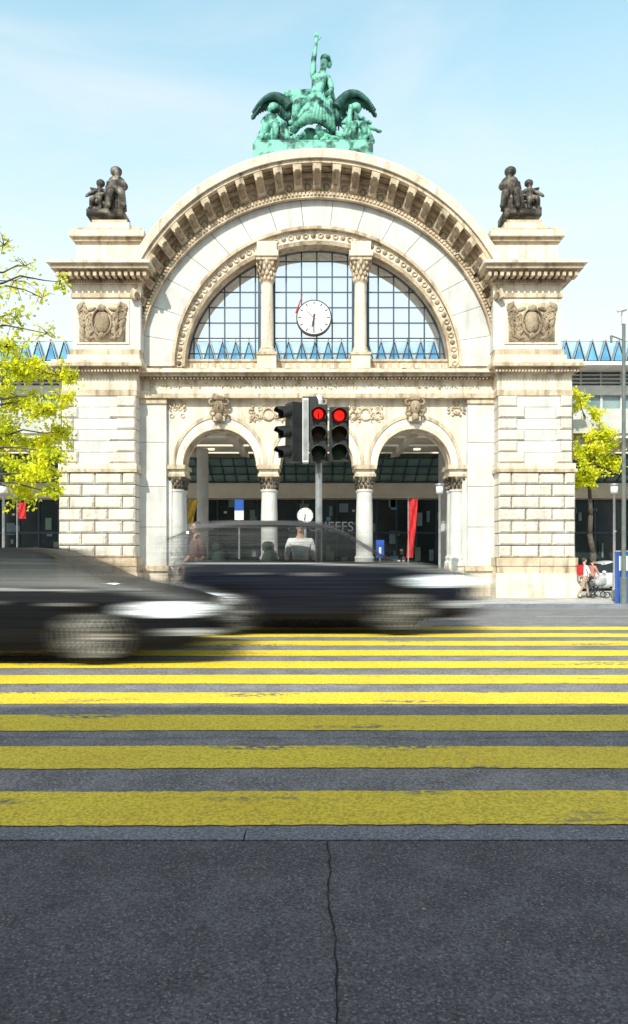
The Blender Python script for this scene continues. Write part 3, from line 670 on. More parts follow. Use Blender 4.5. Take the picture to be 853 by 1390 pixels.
for x in (-25,-19.5,-13,-6.5,7.6,13.5,20,26): B.lathe([(.34,G),(.34,7.1)],x,43,20,0)
for k in range(16):
    for y in (39.3,45.8): B.lathe([(.22,7.42),(.22,7.49),(.0,7.495)],-24+k*3.2+1.6,y,14,7)
B.build('station_structure',mats,st)
cu=bpy.data.curves.new('sign_text','FONT'); cu.body='CHEFFS'; cu.size=0.9; cu.extrude=.02
to=bpy.data.objects.new('shop_sign_text',cu); to.location=(fx(418,48),48,fz(721,48)); to.rotation_euler=(R(90),0,0); cu.materials.append(M_white); link(to,st)

ob=empty('office_building'); B=MB(); B.box(-45,45,-20,-7.4,0,11.9,0)
for fl in range(3):
    for k in range(28): B.box(-43+k*3.1,-43+k*3.1+1.7,-7.45,-7.38,1.2+fl*3.7,3.5+fl*3.7,1); B.box(-43+k*3.1-.1,-43+k*3.1+1.8,-7.38,-7.2,1.05+fl*3.7,1.18+fl*3.7,0)
B.box(-45.4,45.4,-20.4,-6.9,11.9,12.3,0); B.build('walls_and_windows',[M_conc,M_wglass],ob)

# ------------------------------------------------------------------ people
M_skin=mat('skin',(0.55,0.33,0.24),(0.48,0.28,0.2),6,0.5)
M_hair=mat('dark_hair',(0.04,0.025,0.015),(0.07,0.045,0.03),20,0.6)
M_eye=mat('eye_dark',(0.02,0.015,0.01),None,5,0.3); M_lip=mat('lips',(0.4,0.14,0.12),None,5,0.5)
def person(name,loc,rz,H,shirt,pants,stride=0.0,arm_bend=0.0,bag=False,long_sleeve=False):
    e=empty(name,loc,rz)
    ms=mat(name+'_shirt',shirt,tuple(c*.8 for c in shirt),9,0.85,.3,20); mp_=mat(name+'_trousers',pants,tuple(c*.7 for c in pants),9,0.85,.3,20)
    J={}; st=stride
    J['pel']=(0,0,.53,.085);J['bel']=(0,0,.60,.080);J['ch']=(0,0,.72,.095);J['nb']=(0,0,.815,.050);J['nk']=(0,-.005,.865,.034);J['hd']=(0,-.01,.91,.036)
    E=[('pel','bel',0),('bel','ch',0),('ch','nb',0),('nb','nk',2),('nk','hd',2)]
    for s,t in ((1,'r'),(-1,'l')):
        q=s*st
        J['s'+t]=(s*.115,0,.795,.043); J['e'+t]=(s*.145,q*.08,.63,.030); J['w'+t]=(s*.145,-.05-arm_bend*.12+q*.14,.49+arm_bend*.14,.018)
        J['h'+t]=(s*.05,0,.50,.058); J['k'+t]=(s*.058,-.02-q*.12,.28,.036); J['a'+t]=(s*.06,.015-q*.22+(.03 if q<0 else 0),.05,.023); J['t'+t]=(s*.07,-.08-q*.22,.022,.018)
        E+=[('ch','s'+t,0),('s'+t,'e'+t,0),('e'+t,'w'+t,0 if long_sleeve else 2),('pel','h'+t,1),('h'+t,'k'+t,1),('k'+t,'a'+t,1),('a'+t,'t'+t,3)]
    ks=list(J); vs=[tuple(c*H for c in J[k][:3]) for k in ks]; rr=[J[k][3]*H for k in ks]
    skin('body',vs,[(ks.index(a),ks.index(b)) for a,b,_ in E],rr,[ms,mp_,M_skin,M_black],e,[m for *_,m in E],2)
    for s,t in ((1,'r'),(-1,'l')):
        w=Vector(J['w'+t][:3])*H; sc=H/1.75
        V=[w,w+Vector((0,-.01,-.045))*sc,w+Vector((0,-.015,-.085))*sc]; ed=[(0,1),(1,2)]; rd=[.024*sc,.03*sc,.026*sc]
        for k,(dy,l) in enumerate(((-.032,.07),(-.011,.08),(.010,.075),(.03,.058))):
            i=len(V); V+= [w+Vector((0,dy-.012,-.10))*sc, w+Vector((-s*.006,dy-.018,-.10-l*.5))*sc, w+Vector((-s*.02,dy-.02,-.10-l))*sc]; rd+=[.010*sc,.009*sc,.007*sc]; ed+=[(2,i),(i,i+1),(i+1,i+2)]
        i=len(V); V+=[w+Vector((-s*.01,-.045,-.06))*sc,w+Vector((-s*.02,-.06,-.10))*sc]; rd+=[.011*sc,.008*sc]; ed+=[(1,i),(i,i+1)]
        skin('hand_'+t,V,ed,rd,[M_skin],e,None,1)
    h=MB(); c=Vector((0,-.012,.935))*H; u=H
    h.ell(c,(.042*u,.052*u,.064*u),0,18,14); h.ell(c+Vector((0,-.012,-.03))*u,(.032*u,.038*u,.036*u),0,14,10)
    h.ell(c+Vector((0,-.055,-.006))*u,(.007*u,.012*u,.014*u),0); h.ell(c+Vector((0,-.049,-.03))*u,(.014*u,.005*u,.004*u),2)
    for s in (-1,1):
        h.ell(c+Vector((s*.017,-.047,.006))*u,(.006*u,.004*u,.004*u),3); h.ell(c+Vector((s*.017,-.048,.017))*u,(.010*u,.004*u,.002*u),1); h.ell(c+Vector((s*.043,.0,-.003))*u,(.006*u,.010*u,.016*u),0)
    h.ell(c+Vector((0,.012,.016))*u,(.046*u,.053*u,.058*u),1,18,12); 
    h.build('head',[M_skin,M_hair,M_lip,M_eye],e,True)
    if bag:
        bb=MB(); bb.box(-.15,.15,.10,.26,1.0,1.42); bb.tube((-.1,.12,1.38),(-.1,-.1,1.36),.02); bb.tube((.1,.12,1.38),(.1,-.1,1.36),.02); o=bb.build('backpack',[M_red],e); md=o.modifiers.new('b','BEVEL'); md.width=.05; md.segments=3
    return e

b=MB(); b.box(-2.8,1.4,13.62,14.9,-.05,.13); o=b.build('traffic_island',[M_kerb]); md=o.modifiers.new('b','BEVEL'); md.width=.03; md.segments=2
person('pedestrian',(fx(408,14.3),14.3,.13),R(8),1.84,(0.85,0.85,0.84),(0.06,0.07,0.10),0.0,0.5)
person('pedestrian',(fx(268,14.3),14.3,.13),R(-60),1.82,(0.20,0.10,0.08),(0.03,0.03,0.04),0.3,0.3)
person('pedestrian',(fx(793,31.3),31.3,G),R(100),1.72,(0.8,0.78,0.75),(0.45,0.32,0.22),0.8,0.3,bag=True)
person('pedestrian',(fx(804,32.2),32.2,G),R(110),1.66,(0.55,0.25,0.2),(0.05,0.06,0.1),0.7,0.2)
person('pedestrian',(fx(548,36),36,G),R(160),1.7,(0.1,0.12,0.2),(0.05,0.05,0.06),0.5,0.2,long_sleeve=True)
pr=empty('pram',(fx(812,31.5),31.5,G)); B=MB()
for wx in (-.3,.3):
    for wy in (-.2,.2): B.torus((wx,wy,.14),.12,.02,0,n=16)
B.tube((-.3,-.2,.14),(.25,-.2,.62),.015); B.tube((.3,-.2,.14),(-.25,-.2,.62),.015); B.tube((-.3,.2,.14),(.25,.2,.62),.015); B.tube((.3,.2,.14),(-.25,.2,.62),.015)
B.tube((-.25,-.2,.6),(-.6,-.2,1.02),.015); B.tube((-.25,.2,.6),(-.6,.2,1.02),.015); B.tube((-.6,-.2,1.02),(-.6,.2,1.02),.018)
B.ell((0,0,.66),(.38,.2,.17),1,14,8); B.ell((.14,0,.8),(.22,.21,.22),1,14,8); B.build('frame_and_hood',[M_black,mat('pram_cloth',(0.5,0.5,0.5),(0.3,0.3,0.32),5,.8)],pr,True)

# ------------------------------------------------------------------ traffic light
tl=empty('traffic_light',(fx(433,13.9),13.9,0.13))
def lens(name,c,off=0.0):
    return mat(name,c,tuple(k*.8 for k in c),10,0.3,emit=off)
M_rl=lens('red_lens_lit',(1.0,0.02,0.012),1.3)
M_rd=lens('red_lens_rim',(0.30,0.005,0.003),0.4)
M_al=lens('amber_lens_off',(0.05,0.03,0.01)); M_gl=lens('green_lens_off',(0.01,0.05,0.035))
B=MB(); B.lathe([(.10,0),(.10,.12),(.065,.16),(.062,3.5),(.05,3.52)],0,0,20,0)
sc=0.0139
def tz(p): return fz(p,13.9)-.13
B.tube((-.5,0.02,tz(556)),(.42,0.02,tz(556)),.025,.025,8,0); B.tube((-.5,0.02,tz(620)),(.42,0.02,tz(620)),.025,.025,8,0)
B.lathe([(.03,tz(553)),(.07,tz(549)),(.08,tz(543)),(.05,tz(537)),(.0,tz(535))],0,0,14,1)
B.build('pole_and_brackets',[M_steel,M_white],tl)
def head(name,px,rz,wpx=25,top=553,bot=629,lit=True,back=None):
    h=MB(); H=(bot-top)*sc; w=wpx*sc/2
    h.box(-w,w,-.12,.10,-H/2,H/2,0)
    for i in range(3):
        z=H/2-H*(i+.5)/3; r=w*.68; n=20
        if i==0 and lit:
            vs=[(q*math.cos(2*math.pi*k/n),-.15+.02*(q/r)**2,z+q*math.sin(2*math.pi*k/n)) for q in (.45*r,.78*r,r) for k in range(n)]+[(0,-.15,z)]
            h.add(vs,[(k,(k+1)%n,3*n) for k in range(n)],1)
            h.add(vs,[(k,(k+1)%n,n+(k+1)%n,n+k) for k in range(n)],1)
            h.add(vs,[(n+k,n+(k+1)%n,2*n+(k+1)%n,2*n+k) for k in range(n)],6)
            if 425<px<440: h.box(-.010,.010,-.158,-.153,z-r*.75,z+r*.2,0)
        else:
            vs=[(r*math.cos(2*math.pi*k/n),-.128,z+r*math.sin(2*math.pi*k/n)) for k in range(n)]+[(0,-.15,z)]
            h.add(vs,[(k,(k+1)%n,n) for k in range(n)],[4,2,3][i])
        m_=15; vs=[];fs=[]
        for k in range(m_+1):
            a=R(-35)+R(250)*k/m_; ln=.26 if 20<math.degrees(a)<160 else .16
            vs+=[((r+.03)*math.cos(a),-.12,z+(r+.03)*math.sin(a)),((r+.03)*math.cos(a),-.12-ln,z+(r+.03)*math.sin(a)-.04),((r+.014)*math.cos(a),-.12,z+(r+.014)*math.sin(a)),((r+.014)*math.cos(a),-.12-ln,z+(r+.014)*math.sin(a)-.04)]
        for k in range(m_):
            q=4*k; fs+=[(q,q+1,q+5,q+4),(q+2,q+3,q+7,q+6),(q+1,q+3,q+7,q+5)]
        h.add(vs,fs,0)
    for i in (1,2): z=H/2-H*i/3; h.box(-w-.004,w+.004,-.125,.104,z-.008,z+.008,5)
    o=h.build(name,[M_iron,M_rl,M_al,M_gl,M_al,M_black,M_rd],tl,False,((px-433)*sc,-.16 if rz==0 else -.05,(tz(top)+tz(bot))/2)); o.rotation_euler=(0,0,rz)
    md=o.modifiers.new('b','BEVEL'); md.width=.012; md.segments=2; md.angle_limit=R(50)
    return o
head('signal_head_centre',432.5,0,24); head('signal_head_east',460,0,26,556,627)
head('signal_head_west',400,R(-62),22,548,628,False)
head('signal_head_rear',421,R(178),20,540,600,False)
b=MB(); b.box((411-433)*sc,(419-433)*sc,-.20,.12,tz(629),tz(543),0); b.box((412-433)*sc,(418-433)*sc,-.208,-.20,tz(626),tz(546),1); b.build('backing_board',[M_white,M_steel],tl)

# ------------------------------------------------------------------ street furniture
def lamp_post(px,d,ptop,name='street_lamp'):
    e=empty(name,(fx(px,d),d,gz(d))); h=fz(ptop,d)-gz(d); B=MB()
    B.lathe([(.09,0),(.09,.5),(.055,.6),(.045,h-.45),(.13,h-.42),(.14,h-.40),(.14,h-.1),(.18,h-.08),(.18,h-.03),(.03,h)],0,0,18,0); B.lathe([(.12,h-.39),(.145,h-.38),(.145,h-.14),(.12,h-.12)],0,0,18,1); B.build('post_and_lantern',[M_steel,M_white],e,True)
lamp_post(597,29.5,656); lamp_post(5,29,656); lamp_post(834,30,656)
e=empty('catenary_mast',(fx(847,27),27,gz(27))); B=MB(); h=fz(440,27)-gz(27)
B.lathe([(.12,0),(.12,1),(.08,1.05),(.06,h)],0,0,16,0); B.box(-.07,.07,-.08,.08,h,h+.65,1); B.tube((-.28,-.1,h+.45),(.05,-.1,h+.55),.06,.06,10,1); B.tube((0,0,h-.6),(-.5,-.1,h-.45),.025); B.tube((-.5,-.1,h-.45),(-.5,-.1,h-.7),.05,.05); B.build('mast_and_camera',[M_dsteel,M_white],e)
e=empty('platform_clock',(fx(414.5,30),30,gz(30))); B=MB(); B.lathe([(.06,0),(.05,fz(710,30)-gz(30))],0,0,12,0); B.build('post',[M_steel],e); clock('dial',e,0,-.1,fz(700,30)-gz(30),.34,R(192),R(181))
e=empty('information_pillar',(fx(847,28),28,gz(28))); B=MB(); B.box(-.3,.3,-.1,.1,.05,2.0,0); B.box(-.33,.33,-.13,.13,0,.05,1); B.box(-.22,.22,-.105,-.1,1.3,1.85,2); B.box(-.33,.33,-.12,.12,2.0,2.06,1); B.build('panel',[M_blue,M_steel,M_white],e)
def banner(name,px,d,pt,pb,w,m,tilt=0):
    e=empty(name,(fx(px,d),d,gz(d))); h=fz(pt,d)-gz(d); l=(pb-pt)*d/1000; B=MB(); B.tube((-w/2-.06,0,0),(-w/2-.06,0,h+.2),.035,.03,8,0)
    n=14; vs=[];fs=[]
    for i in range(n+1):
        z=h-l*i/n
        for k in range(6):
            x=-w/2+w*k/5*(1-.25*i/n*(tilt!=0))-tilt*i/n; vs.append((x,.05*math.sin(k*1.6+i*.5),z))
    for i in range(n):
        for k in range(5): q=i*6+k; fs.append((q,q+1,q+7,q+6))
    B.add(vs,fs,1); B.build('pole_and_cloth',[M_steel,m],e)
banner('red_banner',562,36,677,757,.42,M_red,.15); banner('yellow_flag',263,36,678,722,.45,M_yel,.25); banner('red_banner',30,40,682,704,.4,M_red)
e=empty('parking_sign',(fx(325,36),36,gz(36))); B=MB(); h=fz(678,36)-gz(36); B.tube((0,0,0),(0,0,h),.04); B.box(-.22,.22,-.05,-.02,h-1.0,h,1); B.box(-.22,.22,-.056,-.052,h-1.0,h-.55,2); B.build('post_and_plate',[M_steel,M_blue,M_white],e)
e=empty('information_sign',(fx(516,31),31,gz(31))); B=MB(); h=fz(733,31)-gz(31); B.tube((0,0,0),(0,0,h),.035); B.box(-.17,.17,-.05,-.02,h-.75,h,1); B.box(-.05,.05,-.056,-.052,h-.6,h-.3,2); B.build('post_and_plate',[M_steel,M_blue,M_white],e)
b=MB(); b.tube((5.4,13.0,CAMH+9.75),(8,12.2,CAMH+8.5),.012,.012,6); b.build('overhead_cable',[M_black])

# ------------------------------------------------------------------ cars
def lerp_st(stations,x):
    for a,b in zip(stations[:-1],stations[1:]):
        if a[0]<=x<=b[0]:
            t=(x-a[0])/(b[0]-a[0]); t2=t*t*(3-2*t)*.5+t*.5; return [a[i]+(b[i]-a[i])*t2 for i in range(len(a))]
    return None
def car(name,loc,W,stations,wheels,wr,mats,glass_rng,pillars,head_y=.75):
    e=empty(name,loc)
    def lerp(x): return lerp_st(stations,min(max(x,stations[0][0]),stations[-1][0]))
    xs=[stations[0][0]+(stations[-1][0]-stations[0][0])*i/60. for i in range(61)]
    B=MB(); rows=[]
    for x in xs:
        _,zb_,zl,zt_,wb,wrf=lerp(x); w=wb/2; r=wrf/2
        half=[(w*.80,zb_),(w*.96,zb_+.05),(w*1.0,zb_+.25),(w*1.005,(zb_+zl)/2+.05),(w*.985,zl-.10),(w*.94,zl),(r*1.0+ (w*.94-r)*.08,zt_-.07 if zt_-zl>.12 else zl+.6*(zt_-zl)),(r*.85,zt_-.015),(r*.4,zt_),(0,zt_+.005)]
        rows.append([(x,-y,z) for y,z in half]+[(x,y,z) for y,z in half[-2::-1]])
    n=len(rows[0]); vs=[p for r_ in rows for p in r_]; 
    for i in range(60):
        xm=(xs[i]+xs[i+1])/2
        for k in range(n-1):
            mi=0; kk=k if k<n//2 else n-2-k
            if kk==5 and glass_rng[0]<xm<glass_rng[1]: mi=1
            if any(abs(xm-p)<.07 for p in pillars) and mi==1: mi=2
            if kk in (6,7,8):
                slope=abs(lerp(xm+.05)[3]-lerp(xm-.05)[3])/.1
                if slope>.42 and lerp(xm)[3]-lerp(xm)[2]>.12: mi=1
            B.f.append((i*n+k,(i+1)*n+k,(i+1)*n+k+1,i*n+k+1)); B.m.append(mi)
        B.f.append((i*n,i*n+n-1,(i+1)*n+n-1,(i+1)*n)); B.m.append(2)
    B.v=vs; B.f.append(tuple(range(n))); B.m.append(0); B.f.append(tuple(60*n+k for k in range(n))); B.m.append(0)
    body=B.build('body',mats[:3],e,True)
    cut=MB()
    for wx in wheels:
        for s in (-1,1): cut.tube((wx,s*(W/2-.28),wr+.02),(wx,s*(W/2+.2),wr+.02),wr+.07,wr+.07,28)
    c=cut.build('wheel_well_cutter',[mats[2]],e); md=body.modifiers.new('w','BOOLEAN'); md.object=c; md.operation='DIFFERENCE'; md.solver='EXACT'
    dg=bpy.context.evaluated_depsgraph_get(); nm=bpy.data.meshes.new_from_object(body.evaluated_get(dg)); body.modifiers.clear(); body.data=nm; bpy.data.objects.remove(c,do_unlink=True)
    Wm=MB()
    for wx in wheels:
        for s in (-1,1): Wm.tube((wx,s*(W/2-.22),wr),(wx,s*(W/2-.02),wr),wr,wr,26,0); Wm.tube((wx,s*(W/2-.03),wr),(wx,s*(W/2-.01),wr),wr*.62,wr*.6,20,1)
    Wm.build('wheels',[mats[3],mats[4]],e)
    Lp=MB(); xf=stations[-1][0]
    for s in (-1,1):
        Lp.ell((xf-.25,s*(W/2-.2),head_y),(.2,.13,.075),0,14,8,rot=-.10); Lp.ell((stations[0][0]+.12,s*(W/2-.16),head_y+.1),(.14,.12,.08),1,12,8); Lp.ell((glass_rng[1]-.2,s*(W/2+.05),lerp(.5)[2]+.05),(.10,.10,.075),2,12,8)
    Lp.build('lamps',[mats[5],mats[6],mats[0]],e,True)
    return e

def motion_mat(name,rough=.38,coat=.04):
    m,t,N,L,P=nt(name); P.inputs['Roughness'].default_value=rough; P.inputs['Coat Weight'].default_value=coat; P.inputs['Specular IOR Level'].default_value=.18
    at=N.new('ShaderNodeAttribute'); at.attribute_name='smear'
    tc=N.new('ShaderNodeTexCoord'); mp=N.new('ShaderNodeMapping'); mp.inputs['Scale'].default_value=(0.22,1.0,16); L.new(tc.outputs['Object'],mp.inputs['Vector'])
    no=N.new('ShaderNodeTexNoise'); no.inputs['Scale'].default_value=2.4; no.inputs['Detail'].default_value=6; L.new(mp.outputs['Vector'],no.inputs['Vector'])
    mr=N.new('ShaderNodeMapRange'); mr.inputs['From Min'].default_value=.35; mr.inputs['From Max'].default_value=.7; mr.inputs['To Min'].default_value=.6; mr.inputs['To Max'].default_value=1.8; L.new(no.outputs['Fac'],mr.inputs['Value'])  # horizontal streaks in the colour imitate highlights smeared by the motion
    mu=N.new('ShaderNodeVectorMath'); mu.operation='SCALE'; L.new(at.outputs['Color'],mu.inputs[0]); L.new(mr.outputs[0],mu.inputs['Scale']); L.new(mu.outputs[0],P.inputs['Base Color'])
    ad=N.new('ShaderNodeMath'); ad.operation='SUBTRACT'; ad.inputs[0].default_value=1; L.new(at.outputs['Alpha'],ad.inputs[1])
    m1=N.new('ShaderNodeMath'); m1.operation='MULTIPLY'; L.new(ad.outputs[0],m1.inputs[0]); L.new(at.outputs['Alpha'],m1.inputs[1])
    n1=N.new('ShaderNodeMath'); n1.operation='SUBTRACT'; L.new(no.outputs['Fac'],n1.inputs[0]); n1.inputs[1].default_value=.5
    m2=N.new('ShaderNodeMath'); m2.operation='MULTIPLY'; L.new(m1.outputs[0],m2.inputs[0]); L.new(n1.outputs[0],m2.inputs[1])
    m3=N.new('ShaderNodeMath'); m3.operation='MULTIPLY_ADD'; m3.use_clamp=True; m3.inputs[1].default_value=3.5; L.new(m2.outputs[0],m3.inputs[0]); L.new(at.outputs['Alpha'],m3.inputs[2])
    L.new(m3.outputs[0],P.inputs['Alpha'])
    return m
def moving_car(name,loc,W,stations,wheels,wr,paint,glass_rng,pillars,S_,lamps,belt,roofw,glass_a=.25,spoke=.5,hood_hi=.25,seats=(),Sfront=1.0):
    """car as a long exposure records it: the volume it sweeps, each point weighted by how long the car covered it"""
    e=empty(name,loc); xa=stations[0][0]; xb=stations[-1][0]
    def sil(x,z):
        for wx in wheels:
            r=math.hypot(x-wx,z-wr)
            if r<wr:
                if r>.74*wr: return 1,(.008,.008,.008)
                if r>.66*wr: return 1,(spoke*.6,)*3
                a=(math.atan2(z-wr,x-wx)*5/(2*math.pi)+.2)%1
                return (1,(spoke,spoke*.96,spoke*.92)) if (a<.13 or .22<a<.33 or r<.12*wr) else (1,(.012,.012,.012))
            if r<wr+.07 and z>wr*.7: return 1,(.002,.002,.002)
        q=lerp_st(stations,x)
        if q is None: return 0,(0,0,0)
        _,zb_,zl,zt_=q[:4]
        if z<zb_ or z>zt_: return 0,(0,0,0)
        for lx,lz,rx,rz,c in lamps:
            if ((x-lx)/rx)**2+((z-lz)/rz)**2<1: return 1,c
        if glass_rng[0]<x<glass_rng[1] and z>zl+.02 and z<zt_-.075:
            if any(abs(x-p)<.045 for p in pillars): return 1,(.006,.006,.007)
            return glass_a,(.015,.022,.022)
        if x>glass_rng[1]+.1 and z>zt_-.07: return 1,(hood_hi,hood_hi*1.04,hood_hi*1.12)  # highlight painted into the colour along the top of the hood
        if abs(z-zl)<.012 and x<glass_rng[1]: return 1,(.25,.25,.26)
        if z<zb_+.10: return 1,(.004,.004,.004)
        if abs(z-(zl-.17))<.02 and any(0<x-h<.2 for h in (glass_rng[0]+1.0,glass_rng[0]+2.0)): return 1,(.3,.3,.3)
        return 1,paint
    K=14; sh=[(k/K*S_,math.exp(-(k/(K*.75))**2)) for k in range(-K,K+1)]; wt=sum(w_ for _,w_ in sh)
    nx=300; nz=80; zmax=max(s[3] for s in stations)+.01; X_=[xa-S_+(xb-xa+2*S_)*i/nx for i in range(nx+1)]; Z_=[.0+zmax*j/nz for j in range(nz+1)]
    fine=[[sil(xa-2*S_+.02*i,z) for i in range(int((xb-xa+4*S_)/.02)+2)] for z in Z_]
    def yy(x,z):
        b0=W/2*(.90+.10*min(1,z/.45)); 
        if z>belt: u=min(1,(z-belt)/(zmax-belt)); b0=W/2*(.975)+(roofw/2-W/2*.975)*(u**1.3)
        elif z>belt-.15: b0=W/2*(1-.025*(z-belt+.15)/.15)
        t=max(0,(x-(xb-.9))/(.9+S_)); t2=max(0,((xa+.6)-x)/(.6+S_)); return b0*(1-.20*min(1,t)**2-.12*min(1,t2)**2)
    grid=[]
    for i,x in enumerate(X_):
        col=[]
        for j,z in enumerate(Z_):
            A_=0;c=[0,0,0]
            for s,w_ in sh:
                q=int((x-s-(xa-2*S_))/.02+.5); a,cc=fine[j][min(max(q,0),len(fine[j])-1)]
                if a: A_+=a*w_; c=[c[k]+cc[k]*a*w_ for k in range(3)]
            if A_>0: c=[k/A_ for k in c]
            col.append((A_/wt,c))
        grid.append(col)
    V=[];F=[];C=[]
    for s in (-1,1):
        base=len(V)
        for i,x in enumerate(X_):
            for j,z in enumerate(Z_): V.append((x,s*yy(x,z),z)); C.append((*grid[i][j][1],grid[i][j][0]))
        n=nz+1
        for i in range(nx):
            for j in range(nz):
                if max(grid[i][j][0],grid[i+1][j][0],grid[i][j+1][0],grid[i+1][j+1][0])>.006: F.append((base+i*n+j,base+(i+1)*n+j,base+(i+1)*n+j+1,base+i*n+j+1))
    base=len(V); m_=9
    for i,x in enumerate(X_):
        cov=0;hz=0;gf=0
        for s,w_ in sh:
            q=lerp_st(stations,x-s)
            if q: cov+=w_;hz+=w_*q[3]; q2=lerp_st(stations,min(x-s+.05,xb)); gf+=w_*(1 if (abs(q2[3]-q[3])/.05>.42 and q[3]-q[2]>.12) else 0)
        hz=hz/cov if cov else .6; cv=cov/wt; g=gf/max(cov,1e-6); a=cv*cv*(1-g*(.4))
        yw=yy(x,hz-.02)
        for k in range(m_):
            u=-1+2*k/(m_-1); V.append((x,yw*u,hz-.035+.035*(1-u*u))); C.append((*(p*(1-g)+.012*g for p in paint),a))
    for i in range(nx):
        for k in range(m_-1): F.append((base+i*m_+k,base+(i+1)*m_+k,base+(i+1)*m_+k+1,base+i*m_+k+1))
    me=bpy.data.meshes.new('swept_body'); me.from_pydata(V,[],F); me.materials.append(motion_mat(name+'_paint'))
    ca=me.color_attributes.new('smear','FLOAT_COLOR','POINT')
    for i,c in enumerate(C): ca.data[i].color=c
    for p in me.polygons: p.use_smooth=True
    link(bpy.data.objects.new('swept_body',me),e)
    dark=mat(name+'_underbody',(.006,.006,.007),(.01,.01,.01),5,.8)
    ub=MB(); ub.box(xa+S_+.35,xb-S_-.45,-W*.40,W*.40,.24,.62)
    for wx in wheels:
        for s in (-1,1): ub.tube((wx,s*(W/2-.30),wr),(wx,s*(W/2-.10),wr),wr-.06,wr-.06,24)
    ub.build('chassis_and_tyres',[dark],e)
    seat=mat(name+'_seat',(.02,.035,.028),(.03,.06,.045),5,.8,alpha=.7)
    I=MB()
    for sx in seats:
        for s in (-.38,.38): I.ell((sx,s,belt-.05),(.14,.24,.30),0,10,8); I.ell((sx-.03,s,belt+.28),(.09,.13,.10),0,10,8)
    if seats: I.build('seats',[seat],e,True)
    return e

st1=[(-2.35,.42,.78,.82),(-2.15,.25,.86,1.02),(-1.75,.22,.92,1.10),(-1.2,.2,.95,1.36),(-.5,.2,.95,1.46),(.2,.2,.94,1.45),(.75,.2,.93,1.22),(1.15,.2,.90,1.00),(1.7,.2,.84,.92),(2.2,.22,.76,.80),(2.42,.3,.60,.66)]
xoff=fx(300,9.0)-2.50
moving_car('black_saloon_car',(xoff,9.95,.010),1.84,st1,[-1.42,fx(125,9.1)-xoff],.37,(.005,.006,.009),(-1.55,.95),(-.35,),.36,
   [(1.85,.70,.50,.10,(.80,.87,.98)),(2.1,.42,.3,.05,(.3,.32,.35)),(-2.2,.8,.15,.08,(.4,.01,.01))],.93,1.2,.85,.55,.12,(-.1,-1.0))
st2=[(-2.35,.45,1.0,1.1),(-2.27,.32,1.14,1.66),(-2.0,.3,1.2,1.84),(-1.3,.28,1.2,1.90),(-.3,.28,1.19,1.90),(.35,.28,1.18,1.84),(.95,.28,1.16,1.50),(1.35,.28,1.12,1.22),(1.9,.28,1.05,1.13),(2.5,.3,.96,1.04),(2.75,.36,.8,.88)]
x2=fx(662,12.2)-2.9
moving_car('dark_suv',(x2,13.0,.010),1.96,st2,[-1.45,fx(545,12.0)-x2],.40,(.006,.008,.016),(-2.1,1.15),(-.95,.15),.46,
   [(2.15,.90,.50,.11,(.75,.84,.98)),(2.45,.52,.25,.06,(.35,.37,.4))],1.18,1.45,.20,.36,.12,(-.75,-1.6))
ms3=[mat('white_car_paint',(0.75,0.75,0.75),(0.7,0.7,0.7),3,.25,coat=.5),mat('car_glass',(0.02,0.03,0.035),None,3,.08),M_black,mat('tyre',(0.02,0.02,0.02),None,8,.8),M_steel,M_white,M_red]
st3=[(-1.9,.35,.75,.85,1.4,1.1),(-1.75,.22,.86,1.28,1.62,1.15),(-1.2,.2,.9,1.44,1.66,1.15),(-.2,.2,.9,1.48,1.68,1.15),(.45,.2,.9,1.36,1.68,1.15),(1.0,.2,.88,.98,1.66,1.25),(1.55,.22,.78,.84,1.6,1.2),(1.85,.3,.6,.66,1.4,1.0)]
c3=car('white_car',(fx(830,36),37,G),1.68,st3,[-1.2,1.15],.31,ms3,(-1.5,.8),(-.5,),.68); c3.rotation_euler=(0,0,R(195))

# ------------------------------------------------------------------ trees
def leaf_mat(name,c1,c2):
    m=bpy.data.materials.new(name); m.use_nodes=True; t=m.node_tree;N=t.nodes;L=t.links;N.clear()
    o=N.new('ShaderNodeOutputMaterial'); d=N.new('ShaderNodeBsdfDiffuse'); tr=N.new('ShaderNodeBsdfTranslucent'); mx=N.new('ShaderNodeMixShader'); mx.inputs[0].default_value=.4
    tc=N.new('ShaderNodeTexCoord'); n=N.new('ShaderNodeTexNoise'); n.inputs['Scale'].default_value=1.6; n.inputs['Detail'].default_value=4; L.new(tc.outputs['Object'],n.inputs['Vector'])
    r=N.new('ShaderNodeValToRGB'); r.color_ramp.elements[0].position=.4; r.color_ramp.elements[1].position=.68; r.color_ramp.elements[0].color=(*c1,1); r.color_ramp.elements[1].color=(*c2,1); L.new(n.outputs['Fac'],r.inputs['Fac'])
    L.new(r.outputs[0],d.inputs[0]); L.new(r.outputs[0],tr.inputs[0]); L.new(d.outputs[0],mx.inputs[1]); L.new(tr.outputs[0],mx.inputs[2]); L.new(mx.outputs[0],o.inputs[0]); return m
M_leaf=leaf_mat('spring_leaves',(0.88,0.86,0.05),(0.56,0.64,0.04)); M_bark=mat('bark',(0.07,0.055,0.04),(0.12,0.10,0.08),8,.9,.6)
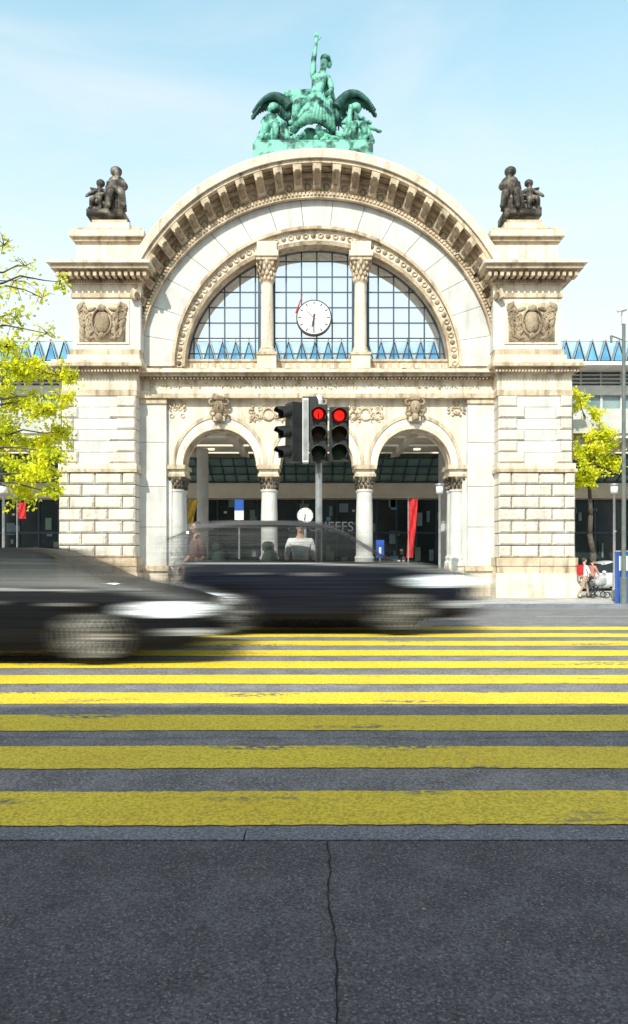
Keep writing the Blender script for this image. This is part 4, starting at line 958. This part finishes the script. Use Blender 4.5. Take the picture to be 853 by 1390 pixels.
def tree(name,base,trunk_top,clumps,leaf=.07,seed=1):
    e=empty(name,base); rnd=random.Random(seed); T=MB(); Lf=MB(); base=Vector(base); tt=Vector(trunk_top)-base
    n=8; prev=Vector((0,0,-.1)); sp=[]
    for i in range(1,n+1):
        u=i/n; p=tt*u+Vector((rnd.uniform(-.1,.1),rnd.uniform(-.1,.1),0)); T.tube(prev,p,.17*(1-.7*(i-1)/n),.17*(1-.7*i/n),10); sp.append(p); prev=p
    for (c,rad,cnt) in clumps:
        c=Vector(c)-base; s=min(sp,key=lambda q:(q-c).length if q.z<c.z+.3 else 1e3+(q-c).length)
        last=s; r0=.045
        for k in range(1,6):
            u=k/5; p=s.lerp(c,u)+Vector((rnd.uniform(-.12,.12),rnd.uniform(-.12,.12),.25*math.sin(u*math.pi)+rnd.uniform(-.08,.08))); T.tube(last,p,r0*(1-.15*(k-1)),r0*(1-.15*k),7); last=p
        for t in range(7+int(cnt/90)):
            dv=Vector((rnd.gauss(0,1),rnd.gauss(0,1),rnd.gauss(0,.7))).normalized()*rad*rnd.uniform(.5,1.15); mid=last+dv*.5+Vector((0,0,rnd.uniform(-.1,.15))); end=last+dv
            T.tube(last,mid,.015,.010,5); T.tube(mid,end,.010,.004,5)
            m_=max(4,int(cnt/(7+int(cnt/90))))
            for q in range(m_):
                u=rnd.uniform(.15,1.1); pp=(last.lerp(mid,u*2) if u<.5 else mid.lerp(end,u*2-1))+Vector((rnd.gauss(0,.10),rnd.gauss(0,.10),rnd.gauss(0,.09)))*(.7+rad*.4)
                a=Vector((rnd.gauss(0,1),rnd.gauss(0,1),rnd.gauss(0,1))).normalized(); b_=a.cross(Vector((rnd.gauss(0,1),rnd.gauss(0,1),rnd.gauss(0,1)))).normalized(); s_=leaf*rnd.uniform(.6,1.3)
                Lf.add([pp-a*s_,pp+b_*s_*.55,pp+a*s_,pp-b_*s_*.55],[(0,1,2,3)])
    T.build('trunk_and_limbs',[M_bark],e,True)
    me=bpy.data.meshes.new('foliage'); me.from_pydata(Lf.v,[],Lf.f); me.materials.append(M_leaf); link(bpy.data.objects.new('foliage',me),e)
def P(px,py,d): return (fx(px,d),d,fz(py,d))
rnd=random.Random(21); D=22
cl=[]
for px,py,r_,c in ((15,500,.8,700),(50,498,.6,500),(80,512,.45,260),(25,545,.8,700),(58,560,.65,500),(10,590,.9,800),(46,605,.8,800),(82,585,.5,300),(22,640,.7,800),(60,645,.65,620),(8,468,.6,260),(-30,520,1.2,900),(-40,600,1.3,900),(-30,420,1.1,400),(30,668,.55,460),(76,622,.5,340),(70,668,.4,240),(88,545,.4,200),
                   (15,380,.7,80),(40,360,.5,45),(85,382,.3,90),(58,400,.45,45),(5,330,.5,45),(25,430,.6,130),(100,512,.3,140),(60,450,.5,60)):
    cl.append((P(px,py,D+rnd.uniform(-1.2,1.2)),r_,c))
tree('plane_tree',(fx(-55,D),D,gz(D)),P(-48,400,D),cl,.07,4)
D=38; cl=[]
for px,py,r_,c in ((788,552,.8,520),(812,590,1.0,900),(792,612,1.0,1100),(822,628,.8,700),(802,645,.9,900),(786,585,.7,500),(782,532,.5,240),(830,605,.5,300),(788,650,.7,600),(805,565,.6,300)): cl.append((P(px,py,D+rnd.uniform(-.8,.8)),r_,c))
tree('young_plane_tree',(fx(806,D),D,G),P(800,600,D),cl,.09,6)
